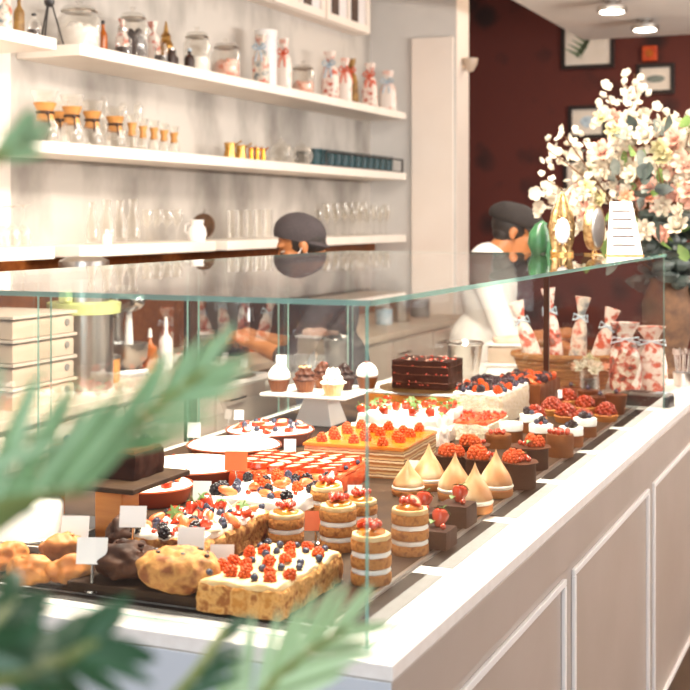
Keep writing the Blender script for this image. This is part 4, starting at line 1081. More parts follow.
for k in range(12):
    yk = y0 + .06 + k * (L - .12) / 11
    g = thing('teal_glass', ['small teal glass at the near end of the dark tray', 'second small teal glass from the near end of the tray', 'third small teal glass from the near end of the tray', 'fourth small teal glass from the near end of the tray', 'fifth small teal glass from the near end of the tray', 'sixth small teal glass, just short of the tray middle', 'sixth small teal glass from the far end of the tray', 'fifth small teal glass from the far end of the tray', 'fourth small teal glass from the far end of the tray', 'third small teal glass from the far end of the tray', 'second small teal glass from the far end of the tray', 'small teal glass at the far end of the dark tray'][k], 'glass', (XM + .0, yk, Z2 + .013), 0, 'teal glasses in the dark tray')
    MB().lathe([(0, 0), (.036, 0), (.042, .09), (.038, .09), (.033, .008), (0, .008)], 18).build('glass', 'tealdark', g)
# low shelves: drinking glasses
def glass_on(px, wpx, hpx, label, kind, z=Z3, x=XM, grp='drinking glasses on the low shelves'):
    c, s = spot(px, z, x); r = wpx * s / 2; h = hpx * s
    t = thing({'up': 'upturned_glass', 'tum': 'tumbler', 'wine': 'wine_glass', 'car': 'glass_carafe'}[kind], label, 'carafe' if kind == 'car' else 'glass', c, 0, grp)
    if kind in ('up', 'wine'):
        pr = [(0, 0), (r * .8, 0), (r * .75, .004), (r * .12, .012), (r * .09, h * .4), (r * .3, h * .47), (r * .9, h * .65), (r, h * .8), (r * .85, h), (r * .82, h), (r * .96, h * .8), (r * .86, h * .66), (r * .2, h * .5), (0, h * .49)]
        if kind == 'up': pr = [(a, h - b) for a, b in pr][::-1]
        MB().lathe(pr, 22).build('glass', 'ware', t)
    elif kind == 'tum':
        MB().lathe([(0, 0), (r * .8, 0), (r * .84, .006), (r, h), (r * .94, h), (r * .78, .014), (0, .014)], 20).build('glass', 'ware', t)
    else:
        MB().lathe([(0, 0), (r * .9, 0), (r, .02), (r * .9, h * .45), (r * .45, h * .75), (r * .6, h), (r * .55, h), (r * .4, h * .75), (r * .84, h * .45), (r * .94, .025), (0, .008)], 24).build('glass', 'ware', t)
    return t
for px, lab in [(2, 'upturned stemmed glass at the left edge of the photo on the low shelf'), (12, 'upturned stemmed glass, second from the left edge on the low shelf'), (23, 'upturned stemmed glass at the right end of the far left low shelf')]: glass_on(px, 18, 42, lab, 'up')
for px, w, h, lab, k in [(92, 14, 42, 'tall carafe behind the pale pillar bottle on the low shelf', 'car'), (107, 17, 44, 'tall carafe, second from the left of the low shelf carafes', 'car'), (120, 15, 43, 'tall carafe in the middle of the low shelf carafes', 'car'), (133, 16, 44, 'tall carafe at the right of the low shelf carafes', 'car'), (147, 12, 33, 'wine glass beside the last tall carafe', 'wine'), (157, 12, 33, 'second wine glass beside the carafes', 'wine'), (167, 12, 32, 'third wine glass from the carafes', 'wine'), (177, 12, 32, 'fourth wine glass, left of the white pitcher', 'wine')]: glass_on(px, w, h, lab, k)
bottle(88, 9, 15, Z3, 'short white bottle at the near end of the low shelf', 'whiteplastic', 'whiteplastic', 'white_bottle').location.x += .09
c, s = spot(197, Z3, -2.28)
t = thing('white_pitcher', 'small white pitcher in front of a round brown mat on the low shelf', 'pitcher', c, 0)
MB().lathe([(0, 0), (.035, 0), (.045, .03), (.04, .06), (.028, .075), (.034, .098), (.03, .098), (.025, .078), (.036, .06), (.04, .03), (0, .006)], 24).build('body', 'porcelain', t); MB().tube([(-.03, -.0, .085), (-.06, 0, .075), (-.062, 0, .045), (-.042, 0, .03)], .006, 7).build('handle', 'porcelain', t)
c, s = spot(203, Z3, -2.40)
t = thing('cork_mat', 'round brown cork mat leaning behind the white pitcher', 'mat', (c.x, c.y, c.z), 0); o = MB().lathe([(0, -.008), (.062, -.008), (.064, 0), (.062, .008), (0, .008)], 30, (0, 0, .066), M=Matrix.Rotation(PI/2 - .15, 3, 'X') ).build('disc', 'cork', t)
MB().tube([(0, -.0, .128), (.012, 0, .145), (0, 0, .155), (-.012, 0, .145), (0, 0, .128)], .002, 5).build('hanging_loop', 'leather', t)
ordn = 'first second third fourth fifth sixth seventh eighth ninth tenth eleventh twelfth'.split()
n = 0
for i, px in enumerate([232, 241, 250, 259, 268]): glass_on(px, 10, 29, f'{ordn[i]} tumbler from the left on the right-hand low shelf, left of the capped head', 'tum')
for i, px in enumerate([318, 327, 336, 345, 353, 360, 367, 374, 380, 386]):
    glass_on(px, 9, 30 if i % 2 else 27, f'{ordn[i]} stemmed glass to the right of the capped head on the low shelf', 'wine')
for i, px in enumerate([326, 335, 343, 350, 357, 364]):
    glass_on(px, 8, 33, f'{ordn[i]} stemmed glass in the rear row against the wall on the low shelf', 'wine', x=-2.44)

# ================================================================== equipment on the rear worktop
def on_counter(px, x=-2.1, z=.9): y = onx(px, 300, x).y; p = Vector((x, y, z + .0006)); return p, depth(p) / FPX
# stack of beige drawers at the left (batch tubs)
p, s = on_counter(8, -2.05)
DW, DL, DH = .3, .34, .075
labs = ['lowest beige tub of the stack behind the glass at the left', 'second beige tub from the bottom of the left stack', 'third beige tub from the bottom of the left stack', 'topmost beige tub of the left stack with a rounded lid']
z = .9006
for k in range(4):
    t = thing('dough_tub', labs[k], 'tub', (p.x, p.y, z), 0, 'stack of beige tubs')
    MB().roughbox((DW, DL, DH - .012), 8, 8, 4, 0, 1, 1, rnd=.015).build('tub', 'beigeplastic', t); MB().roughbox((DW + .012, DL + .012, .011), 6, 6, 2, 0, 1, 1, c=(0, 0, DH - .0115), rnd=.004).build('lid', 'rearfront', t)
    MB().lathe([(0, 0), (.012, 0), (.012, .004), (0, .004)], 14, (DW/2 + .0, DL/2 - .05, .035), M=Matrix.Rotation(PI/2, 3, 'Y')).build('knob', 'greyplastic', t)
    z += DH + .001
t = thing('espresso_machine', 'dark espresso machine with chrome trim at the far left behind the tubs', 'coffee machine', (-2.22, p.y - .5, .9006), 0)
MB().span((-.2, -.3, .03), (.15, .3, .40)).build('body', 'blackplastic', t, smooth=False, bevel=.02)
MB().span((.14, -.28, .03), (.3, .28, .07)).build('drip_tray', 'chrome', t, smooth=False, bevel=.005)
MB().span((-.19, -.29, .401), (.15, .29, .41)).build('cup_rail', 'chrome', t, smooth=False, bevel=.003)
for k in range(2):
    g = MB().lathe([(0, 0), (.03, 0), (.03, .05), (0, .05)], 18, (.2, -.12 + k * .24, .2)).build('group_head', 'chrome', t); MB().tube([(.2, -.12 + k * .24, .19), (.33, -.12 + k * .24, .18)], .012, 8).build('portafilter', 'blackplastic', g)
    MB().span((.13, -.13 + k * .24, .22), (.21, -.11 + k * .24, .3)).build('arm', 'chrome', t, smooth=False)
m = MB()
for x in (-.17, .12):
    for y in (-.26, .26): m.lathe([(0, 0), (.02, 0), (.02, .0305), (0, .0305)], 12, (x, y, 0))
m.build('feet', 'steel', t)
# stainless urn with lime band
p, s = on_counter(84, -2.02)
t = thing('steel_urn', 'stainless steel urn with a lime green collar behind the glass at the left', 'urn', p, 0)
MB().lathe([(0, 0), (.105, 0), (.105, .27), (0, .27)], 40).build('body', 'steel', t)
MB().lathe([(.105, .2705), (.13, .272), (.133, .31), (.112, .315), (0, .315), (0, .2705)], 40).build('collar', 'lime', t)
MB().lathe([(0, .3155), (.09, .3155), (.09, .46), (.06, .475), (0, .476)], 36).build('upper_drum', 'steel', t)
o = MB().span((-.02, -.130, .3155), (.02, -.095, .36)).build('upright', 'lime', t, smooth=False, bevel=.006); o.rotation_euler.z = 0
MB().span((-.12, -.12, -.0001), (.12, .12, .0)).build('mat', 'steel', t, smooth=False) if False else None
MB().tube([(0, .11, .34), (.0, .17, .36), (0, .2, .32), (0, .21, .24)], [.016, .016, .014, .012], 10).build('tap', 'chrome', t)
# chrome mixer behind the leaf
p, s = on_counter(120, -2.12)
t = thing('mixer', 'chrome-headed stand mixer between the urn and the brown post', 'mixer', p, -.5)
MB().roughbox((.2, .16, .03), 6, 6, 2, 0, 1, 1, rnd=.01).build('base', 'steel', t); MB().lathe([(0, .0305), (.05, .0305), (.04, .2), (.05, .25), (0, .25)], 24, (-.06, 0, 0)).build('column', 'steel', t)
MB().ell((.02, 0, .3), (.15, .06, .055), 24, 14).build('head', 'chrome', t)
MB().lathe([(0, .031), (.04, .031), (.075, .07), (.08, .13), (.077, .13), (.07, .07), (0, .036)], 28, (.06, 0, 0)).build('bowl', 'steel', t); MB().tube([(.07, 0, .25), (.07, 0, .1)], [.012, .02], 10).build('beater', 'whiteplastic', t)
# little jars, tubs, tools along the rear worktop
rq = random.Random(11)
items = [(104, .06, .09, 'woodcollar', 'brown canister on the rear worktop under the mixer'), (150, .05, .14, 'amber', 'amber syrup bottle near the brown post on the rear worktop'), (166, .045, .17, 'whiteplastic', 'white squeeze bottle near the brown post'), (203, .05, .12, 'blackplastic', 'black canister just right of the brown post'), (252, .03, .07, 'cardorange', 'orange tub between the coffee grinder and the toaster oven'), (384, .05, .09, 'ribbonblue', 'blue-grey canister on the far worktop left of the steel bucket'), (400, .06, .12, 'steel', 'steel canister on the far worktop above the chocolate cake'), (420, .06, .1, 'greyplastic', 'grey canister on the far worktop above the chocolate cake')]
for px, r, h, m_, lab in items:
    p, s = on_counter(px, -2.05)
    t = thing('canister' if 'canister' in lab else ('bottle' if 'bottle' in lab else 'tub'), lab, 'container', p, 0)
    if 'bottle' in lab: MB().lathe([(0, 0), (r * .6, 0), (r * .6, h * .7), (r * .2, h * .85), (r * .15, h), (0, h)], 20).build('body', m_, t); MB().lathe([(0, h), (r * .2, h), (r * .12, h * 1.25), (0, h * 1.26)], 14).build('spout', 'whiteplastic', t)
    else: MB().lathe([(0, 0), (r * .92, 0), (r, h * .1), (r, h), (0, h)], 26).build('body', m_, t); MB().lathe([(0, h + .0004), (r * 1.06, h + .0004), (r * 1.06, h + .012), (r * .3, h + .016), (0, h + .016)], 26).build('lid', 'steel', t)

p, s = on_counter(228, -2.1)
t = thing('coffee_grinder', 'dark coffee grinder with a clear hopper on the rear worktop right of the brown post', 'grinder', p, .2)
MB().roughbox((.16, .2, .26), 6, 6, 6, 0, 1, 1, rnd=.02).build('body', 'blackplastic', t); MB().lathe([(0, .2605), (.05, .2605), (.085, .4), (.08, .41), (0, .41)], 24).build('hopper', 'coffee', t)
MB().lathe([(0, 0), (.03, 0), (.022, .06), (0, .06)], 16, (.1, 0, .15)).build('dosing_spout', 'chrome', t)
p, s = on_counter(268, -2.15)
t = thing('toaster_oven', 'dark toaster oven with a glass door on the rear worktop behind the capped person', 'oven', p, 0)
MB().span((-.16, -.2, .012), (.16, .2, .27)).build('body', 'leather', t, smooth=False, bevel=.012); MB().span((.1605, -.18, .05), (.168, .1, .24)).build('door', 'blackplastic', t, smooth=False, bevel=.003)
m = MB()
for k in range(3): m.lathe([(0, 0), (.018, 0), (.016, .02), (0, .02)], 16, (.1605, .155, .08 + k * .065), M=Matrix.Rotation(PI/2, 3, 'Y'))
m.build('dials', 'chrome', t); MB().tube([(.168, -.15, .225), (.19, -.15, .225), (.19, .07, .225), (.168, .07, .225)], .006, 8).build('handle', 'chrome', t)
m = MB()
for x in (-.13, .13):
    for y in (-.17, .17): m.lathe([(0, 0), (.015, 0), (.015, .0125), (0, .0125)], 10, (x, y, 0))
m.build('feet', 'blackplastic', t)
# ================================================================== things on the counter beyond the case
ZC = ZT + .0004
def far(px, py, name, label, cat, rz=0): p = onz(px, py, ZC); return thing(name, label, cat, (p.x, p.y, ZC), rz), p
t, p = far(465, 378, 'steel_bucket', 'tapered stainless steel bucket behind the chocolate cake', 'bucket')
MB().lathe([(0, 0), (.05, 0), (.068, .135), (.072, .138), (.068, .14), (.064, .135), (.047, .006), (0, .006)], 36).build('body', 'steel', t)
MB().tube([(.0685 * math.cos(2*PI*i/30), .0685 * math.sin(2*PI*i/30), .132) for i in range(31)], .004, 6, cap=False).build('rim', 'chrome', t)
z = ZC
p = onz(510, 376, ZC)
for k, (w, h, lab) in enumerate([(.17, .055, 'lower white plastic food box of the stack beyond the case'), (.16, .075, 'upper clear-sided food box on the white box beyond the case')]):
    t = thing('food_box', lab, 'food box', (p.x, p.y, z), .15)
    MB().roughbox((w, w * .75, h - .01), 8, 8, 4, 0, 1, 1, rnd=.008).build('tub', 'whiteplastic' if k == 0 else 'beigeplastic', t)
    MB().roughbox((w + .012, w * .75 + .012, .01), 6, 6, 2, 0, 1, 1, c=(0, 0, h - .0098), rnd=.004).build('lid', 'whiteplastic', t); z += h + .0006
t = thing('napkin_pile', 'crumpled pink printed napkin on top of the food boxes', 'napkin', (p.x, p.y, z), .4)
MB().roughbox((.13, .1, .022), 14, 10, 2, .014, 25, 4).build('napkin', 'paperpink', t)
# wicker basket of wrapped sweets
bp_ = onz(566, 392, ZC)
bx, by = bp_.x - .035, bp_.y + .11
t = thing('wicker_basket', 'brown wicker basket full of wrapped sweet bags beyond the case', 'basket', (bx, by, ZC), 0)
m = MB()
for k in range(9):
    zz = .0095 + k * .0125; rx, ry = .145 + k * .004, .085 + k * .003
    m.tube([(rx * math.cos(2*PI*i/36), ry * math.sin(2*PI*i/36), zz + .003 * math.sin(i * PI + k * PI)) for i in range(37)], .0075, 6, cap=False)
m.build('weave', 'wicker', t)
MB().lathe([(0, 0), (.14, 0), (.14, .005), (0, .005)], 30, sy=.58).build('floor_panel', 'wicker', t)
MB().tube([(.183 * math.cos(2*PI*i/36), .117 * math.sin(2*PI*i/36), .118) for i in range(37)], .011, 8, cap=False).build('rim', 'wicker', t)
def sweetbag(c, w, h, lean, label, m):
    t = thing('cellophane_bag', label, 'bag', c, 0, 'wrapped sweet bags beyond the case'); t.rotation_euler = lean
    n = 18; vs = []; fs = []; pr = [(.7, 0), (1, .12), (1.02, .4), (.85, .62), (.5, .76), (.42, .79), (.7, .9), (.95, 1.0)]
    for k, (q, zz) in enumerate(pr):
        for i in range(n):
            a = 2 * PI * i / n; wob = 1 + .14 * noise.noise(Vector((math.cos(a) * 2, math.sin(a) * 2, zz * 6 + w * 99)))
            vs.append((w / 2 * q * wob * math.cos(a), w * .3 * q * wob * math.sin(a), zz * h))
    for k in range(len(pr) - 1):
        for i in range(n): j = (i + 1) % n; fs.append((k*n+i, k*n+j, (k+1)*n+j, (k+1)*n+i))
    fs.append(tuple(range(n))[::-1])
    MB().add(vs, fs).build('wrapper', m, t)
    q = MB(); q.tube([(w * .17 * math.cos(2*PI*i/12), w * .11 * math.sin(2*PI*i/12), h * .765) for i in range(13)], .006, 6, cap=False)
    for sg in (-1, 1): q.tube([(0, -w * .1, h * .765), (sg * w * .4, -w * .2, h * .80), (sg * w * .45, -w * .2, h * .72), (0, -w * .11, h * .76)], .0035, 6)
    q.build('ribbon', 'ribbonblue', t)
SB = [(-.085, -.0, .062, .30, (.0, -.3, .2), 'wrapped bag of pink sweets leaning left out of the basket', 'bagred'), (-.02, .0, .058, .34, (.05, -.1, 0), 'tall wrapped bag standing in the middle of the basket', 'printbag'), (.04, .0, .06, .31, (0, .1, 0), 'wrapped bag of dark sweets leaning right in the basket', 'bagmix'), (.1, .0, .062, .28, (0, .28, 0), 'wrapped bag at the right end of the basket', 'bagred')]
for dx, dy, w, h, lean, lab, m_ in SB: sweetbag((bx + dx, by + dy, ZC + .02), w, h, lean, lab, m_)
for k, (px, py, w, h, lab, m_) in enumerate([(625, 400, .11, .25, 'wrapped bag of pink sweets on the counter behind the clear stand', 'printbag'), (651, 397, .11, .23, 'wrapped bag of reddish sweets behind the card terminal', 'bagred')]):
    q = onz(px, py - 5, ZC); sweetbag((q.x, q.y, ZC + .001), w, h, (0, 0, .3), lab, m_)
# small vase of roses
p = onz(598, 394, ZD); 
def rose_mb(r, layers=3):
    m = MB()
    for L_ in range(layers):
        n = 3 + L_ * 2; q = r * (.35 + .65 * L_ / max(1, layers - 1)); tilt = .25 + .55 * L_ / max(1, layers - 1)
        for i in range(n):
            a = 2 * PI * (i + .37 * L_) / n; vs = []; N = 4
            for u in range(N + 1):
                for v in range(N + 1):
                    s, t = u / N, (v / N - .5) * 2; wd = .75 * math.sin(PI * (.15 + .75 * s)) * (2.2 / n + .12)
                    rad = q * (.15 + .85 * s * math.sin(tilt * 1.3 + .3)); zz = r * (1.15 * s * math.cos(tilt) - .10 * L_ + .1) - .12 * r * s * s * L_
                    vs.append((rad * math.cos(a + t * wd * 1.4), rad * math.sin(a + t * wd * 1.4), zz - abs(t) * .08 * r))
            fs = [(u * (N+1) + v, (u+1) * (N+1) + v, (u+1) * (N+1) + v + 1, u * (N+1) + v + 1) for u in range(N) for v in range(N)]
            m.add(vs, fs)
    m.ell((0, 0, r * .25), (r * .3, r * .3, r * .4), 8, 6)
    return m
def blossom_mb(r):
    m = MB()
    for i in range(5):
        a = 2 * PI * i / 5; Mx = Matrix.Rotation(a, 3, 'Z'); vs = []
        for s, w, z in ((0, .05, 0), (.35, .38, .12), (.7, .5, .3), (1.0, .28, .42)): vs += [Mx @ Vector((s * r, -w * r, z * r + .05 * r)), Mx @ Vector((s * r, 0, z * r)), Mx @ Vector((s * r, w * r, z * r + .05 * r))]
        m.add(vs, [f for k in range(3) for f in ((k*3, k*3+3, k*3+4, k*3+1), (k*3+1, k*3+4, k*3+5, k*3+2))])
    m.ell((0, 0, .1 * r), r * .16, 8, 6)
    return m
FL = {'rw': rose_mb(.03).mesh('rose', [MT['petalwhite']]), 'rc': rose_mb(.03).mesh('rose', [MT['petalcream']]), 'rp': rose_mb(.032).mesh('rose', [MT['petalpink']]), 'ro': rose_mb(.03).mesh('rose', [MT['petalpeach']]), 'bw': blossom_mb(.024).mesh('blossom', [MT['petalwhite']])}
def flower(k, parent, p, d, sc=1, name=None):
    o = bpy.data.objects.new(name or ('blossom' if k == 'bw' else 'rose'), FL[k]); COL.objects.link(o); o.parent = parent; o.location = p; o.scale = (sc,) * 3
    o.rotation_mode = 'QUATERNION'; o.rotation_quaternion = Vector(d).to_track_quat('Z', 'Y') @ Vector((0, 0, 1)).rotation_difference(Vector((0, 0, 1))); return o
bx2 = Vector((p.x - .03, p.y, ZD + .0004))
t = thing('rose_vase', 'small glass vase of white and peach roses at the far end of the case', 'vase', bx2, 0)
MB().lathe([(0, 0), (.03, 0), (.034, .01), (.032, .075), (.037, .085), (.034, .085), (.029, .074), (.03, .012), (0, .008)], 26).build('glass', 'ware', t)
MB().lathe([(0, .0085), (.029, .012), (.028, .05), (0, .05)], 20).build('stems', 'darkleaf', t)
for k in range(11):
    a = k * 2.4; q = .014 * math.sqrt(k); u = Vector((q * 1.2 * math.cos(a), q * math.sin(a), .115 - q * .7))
    flower('ro' if k in (8, 9) else ('rc' if k % 3 == 0 else 'rw'), t, u, Vector((u.x * 1.5, u.y * 1.5, .05)), .75)
# acrylic stand, card terminal, cutlery holder
p = onz(640, 407, ZC)
t = thing('acrylic_stand', 'leaning clear acrylic sign holder at the far right end of the case', 'sign holder', (p.x - .045, LY - .07, ZD + .0006), .05)
Mx = Matrix.Rotation(-.0, 3, 'X')
m = MB(); m.box((0, 0, .085), (.075, .004, .165), M=Matrix.Rotation(.35, 3, 'Y')); m.v = [(x, y, z) for x, y, z in m.v]; zmin = min(v[2] for v in m.v); m.v = [(x, y, z - zmin) for x, y, z in m.v]; m.build('holder', 'acrylic', t, smooth=False)
MB().span((-.05, -.03, 0), (.05, .0, .004)).build('foot', 'acrylic', t, smooth=False)
p = onz(652, 402, ZC)
t = thing('card_terminal', 'dark card payment terminal lying on the counter just past the case', 'card terminal', (p.x - .005, LY + .06, ZC), -.15)
MB().roughbox((.17, .075, .035), 10, 6, 4, 0, 1, 1, rnd=.008).build('body', 'blackplastic', t)
MB().roughbox((.166, .071, .008), 10, 6, 2, 0, 1, 1, c=(0, 0, .0345), rnd=.006).build('top_shell', 'greyplastic', t); MB().span((.03, -.025, .0428), (.07, .025, .0436)).build('screen', 'ribbonblue', t, smooth=False)
m = MB()
for i in range(4):
    for j in range(3): m.span((-.06 + i * .02, -.025 + j * .018, .0428), (-.046 + i * .02, -.013 + j * .018, .0445))
m.build('keys', 'blackplastic', t, smooth=False)
p = onz(683, 386, ZC)
t = thing('cutlery_holder', 'steel holder full of forks on the counter at the right edge behind the card terminal', 'holder', (p.x, p.y, ZC), 0)
MB().lathe([(0, 0), (.032, 0), (.036, .05), (.034, .05), (.03, .004), (0, .004)], 26).build('cup', 'steel', t)
for k in range(9):
    a = k * .7; u = Vector((.018 * math.cos(a), .018 * math.sin(a), .006)); v = Vector((.032 * math.cos(a), .032 * math.sin(a), .125)); m = MB(); m.tube([u, v], .0022, 6); m.box(v, (.012, .003, .02)); m.build('fork', 'chrome', t)
# ornaments standing on the glass top
ZG = 1.4 + .0004
def ontop(px, py): return onz(px, py, 1.4)
p = Vector((-.37, 2.42, ZG)); s = depth(p) / FPX; p = onx(541, 250, -.37); p.z = ZG
t = thing('green_figure', 'rounded green ornament on the glass top left of the golden figurine', 'ornament', (p.x, min(p.y, 2.45), ZG), 0)
MB().tube([(0, 0, 0), (-.002, 0, .006), (-.008, 0, .035), (-.006, 0, .06), (.004, 0, .085), (.013, 0, .096), (.02, 0, .094)], [.024, .029, .036, .033, .025, .014, .004], 20).build('body', 'greenfig', t)
MB().tube([(.026, 0, .0), (.028, 0, .03), (.024, 0, .055), (.016, 0, .07)], [.016, .016, .011, .004], 14).build('wing', 'greenfig', t)
p = onx(562, 252, -.28)
t = thing('golden_figurine', 'ornate golden figurine with an oval medallion on the glass top', 'ornament', (p.x, p.y, ZG), .3)
MB().lathe([(0, 0), (.03, 0), (.034, .01), (.028, .018), (.034, .05), (.038, .09), (.03, .13), (.018, .16), (.01, .185), (.003, .197), (0, .198)], 40, lobes=10, la=.10, sy=.7).build('body', 'champagne', t)
m = MB(); m.ell((0, -.026, .075), (.024, .01, .042), 20, 12); m.build('medallion', 'tin', t)
m = MB()
for k in range(10):
    a = 2 * PI * k / 10; m.ell((.027 * math.cos(a), -.03, .075 + .045 * math.sin(a)), .005, 8, 6)
m.build('beads', 'champagne', t)
MB().lathe([(0, -.0), (.036, 0), (.036, .008), (0, .008)], 26, sy=.75).build('plinth', 'gold', t)
p = onx(603, 252, -.19)
t = thing('round_ornament', 'upright round silver disc with gold rim on a small easel on the glass top', 'ornament', (p.x, min(p.y, 2.35), ZG), 0)
m = MB(); Mr = Matrix.Rotation(math.radians(84), 3, 'Z') @ Matrix.Rotation(PI/2, 3, 'X')
m.lathe([(.0, -.013), (.07, -.013), (.073, 0), (.07, .013), (0, .013)], 40, (0, 0, .085), M=Mr); m.build('rim', 'champagne', t)
m = MB(); m.lathe([(0, .0132), (.062, .0132), (.05, .016), (.03, .015), (0, .017)], 40, (0, 0, .085), M=Mr); m.lathe([(0, -.017), (.03, -.015), (.05, -.016), (.062, -.0132), (0, -.0132)], 40, (0, 0, .085), M=Mr); m.build('disc', 'steel', t)
m = MB(); m.tube([(-.03, 0, .003), (0, -.03, .003), (.03, 0, .003), (0, .03, .003), (-.03, 0, .003)], .003, 6); m.tube([(0, -.03, .003), (0, 0, .03), (0, .03, .003)], .003, 6); m.build('easel', 'gold', t)
p = onx(625, 252, -.085)
t = thing('menu_stand', 'white wedge-shaped menu stand with grey lines on the glass top by the flowers', 'menu stand', (p.x, min(p.y, 2.47), ZG), .35)
m = MB(); m.add([(-.052, -.03, 0), (.05, -.03, 0), (.05, .03, 0), (-.052, .03, 0), (-.045, -.008, .165), (.02, -.008, .165), (.02, .008, .165), (-.045, .008, .165)], [(3, 2, 1, 0), (4, 5, 6, 7), (0, 1, 5, 4), (1, 2, 6, 5), (2, 3, 7, 6), (3, 0, 4, 7)]); m.build('board', 'menuwhite', t, smooth=False, bevel=.001)
m = MB()
for k in range(5):
    z0 = .03 + k * .026; y = -.03 + .022 * z0 / .165; m.span((-.042, y - .0012, z0), (.03 - .02 * z0 / .165, y - .0004, z0 + .005))
m.build('print_lines', 'ink', t, smooth=False)
MB().span((-.055, -.033, -.0001), (.053, .033, .003)).build('base_strip', 'woodcollar', t, smooth=False)

# ================================================================== big flower arrangement
fc = atd(668, 300, 5.0); FX, FY = fc.x, fc.y
t = thing('flower_arrangement', 'huge arrangement of white blossom branches and pink roses in a stone vase beyond the case', 'flowers', (FX, FY, ZC), 0)
print('flowers at', FX, FY)
fa = t; Z0 = .9
MB().lathe([(0, 0), (.08, 0), (.085, .02), (.06, .04), (.07, .1), (.095, .2), (.1, .28), (.075, .35), (.085, .38), (.07, .38), (.065, .34), (0, .33)], 36).build('vase', 'cork', fa)
rq = random.Random(5)
def wpt(px, py, dep): q = atd(px, py, dep); return q - Vector((FX, FY, ZC))
ROOT = Vector((0, 0, .36))
ends = [(534, 186), (550, 182), (548, 150), (560, 130), (600, 110), (606, 92), (634, 74), (628, 88), (612, 160), (560, 200), (586, 175), (664, 110), (676, 118), (690, 130), (700, 110), (640, 140), (655, 160), (585, 140), (548, 203), (710, 160)]
nb = 0
for k, (px, py) in enumerate(ends):
    e = wpt(px, py, 5.0 + rq.uniform(-.2, .25)); mid = ROOT.lerp(e, .55) + Vector((rq.uniform(-.05, .05), rq.uniform(-.05, .05), .08))
    pts = []
    for i in range(9): u = i / 8; pts.append(ROOT.lerp(mid, u).lerp(mid.lerp(e, u), u))
    MB().tube(pts, [.006 - .0005 * i for i in range(9)], 6).build('branch', 'twig', fa)
    for i in range(4 if nb < 88 else 0):
        u = .62 + .38 * i / 3; q = ROOT.lerp(mid, u).lerp(mid.lerp(e, u), u) + Vector((rq.uniform(-.035, .035), rq.uniform(-.035, .035), rq.uniform(-.03, .03)))
        flower('bw', fa, q, (rq.uniform(-1, 1), -1 + rq.uniform(-.3, .6), rq.uniform(-.3, 1)), rq.uniform(.8, 1.2)); nb += 1
nr = 0
for k in range(98):
    px = rq.uniform(572, 712); py = rq.uniform(118, 240)
    if px < 600 and py > 215: py -= 40
    if px < 602 and py < 165: px += 40
    d = 5.0 + rq.uniform(-.28, .2)
    kk = rq.choice(['rp', 'rw', 'ro', 'rw', 'rp']) if 620 < px < 680 and py > 170 else rq.choice(['rw', 'rw', 'rc', 'rw', 'rp'])
    flower(kk, fa, wpt(px, py, d), (rq.uniform(-.8, .5), -1, rq.uniform(-.4, .8)), rq.uniform(.9, 1.6))
lm = leaf_mb(.07, .02)
LG, LD_, LF = lm.mesh('leaf', [MT['greyleaf']]), lm.mesh('leaf', [MT['darkleaf']]), lm.mesh('leaf', [MT['leaf']])
mass = MB(); bm_ = blossom_mb(.015)
for k, (px, py) in enumerate(ends):
    for i in range(18):
        e = wpt(px, py, 5.0 + rq.uniform(-.2, .2)); q = ROOT.lerp(e, rq.uniform(.74, 1.0)) + Vector((rq.uniform(-.05, .05), rq.uniform(-.05, .05), rq.uniform(-.045, .045)))
        Mx = Matrix.Rotation(rq.uniform(0, 6), 3, 'Z') @ Matrix.Rotation(rq.uniform(.4, 2.2), 3, 'X'); mass.add([Mx @ Vector(v) * rq.uniform(.8, 1.2) + q for v in bm_.v], bm_.f)
o = mass.build('blossom_mass', 'petalwhite', fa); o['kind'] = 'stuff'
for k in range(60):
    px, py = rq.uniform(585, 705), rq.uniform(120, 262); me = rq.choice([LG, LD_, LF, LF])
    o = bpy.data.objects.new('leaf', me); COL.objects.link(o); o.parent = fa; o.location = wpt(px, py, 5.0 + rq.uniform(-.3, .1)); o.rotation_euler = (rq.uniform(0, 6), rq.uniform(0, 6), rq.uniform(0, 6)); o.scale = (1.1,) * 3
for px, py in ((636, 168), (645, 172), (640, 180), (665, 125), (690, 145)):
    o = bpy.data.objects.new('leaf', LD_); COL.objects.link(o); o.parent = fa; o.location = wpt(px, py, 4.68); o.rotation_euler = (1.3, rq.uniform(-.5, .5), rq.uniform(-1, 1)); o.scale = (.8, 1.6, 1)
m = MB()
for k in range(60):
    a = rq.uniform(0, 6.28); q = .13 * math.sqrt(rq.random()); m.ell((q * math.cos(a), q * math.sin(a), rq.uniform(.3, .62)), (.04, .04, .025), 8, 6, .015, 30, k)
o = m.build('foliage', 'darkleaf', fa)
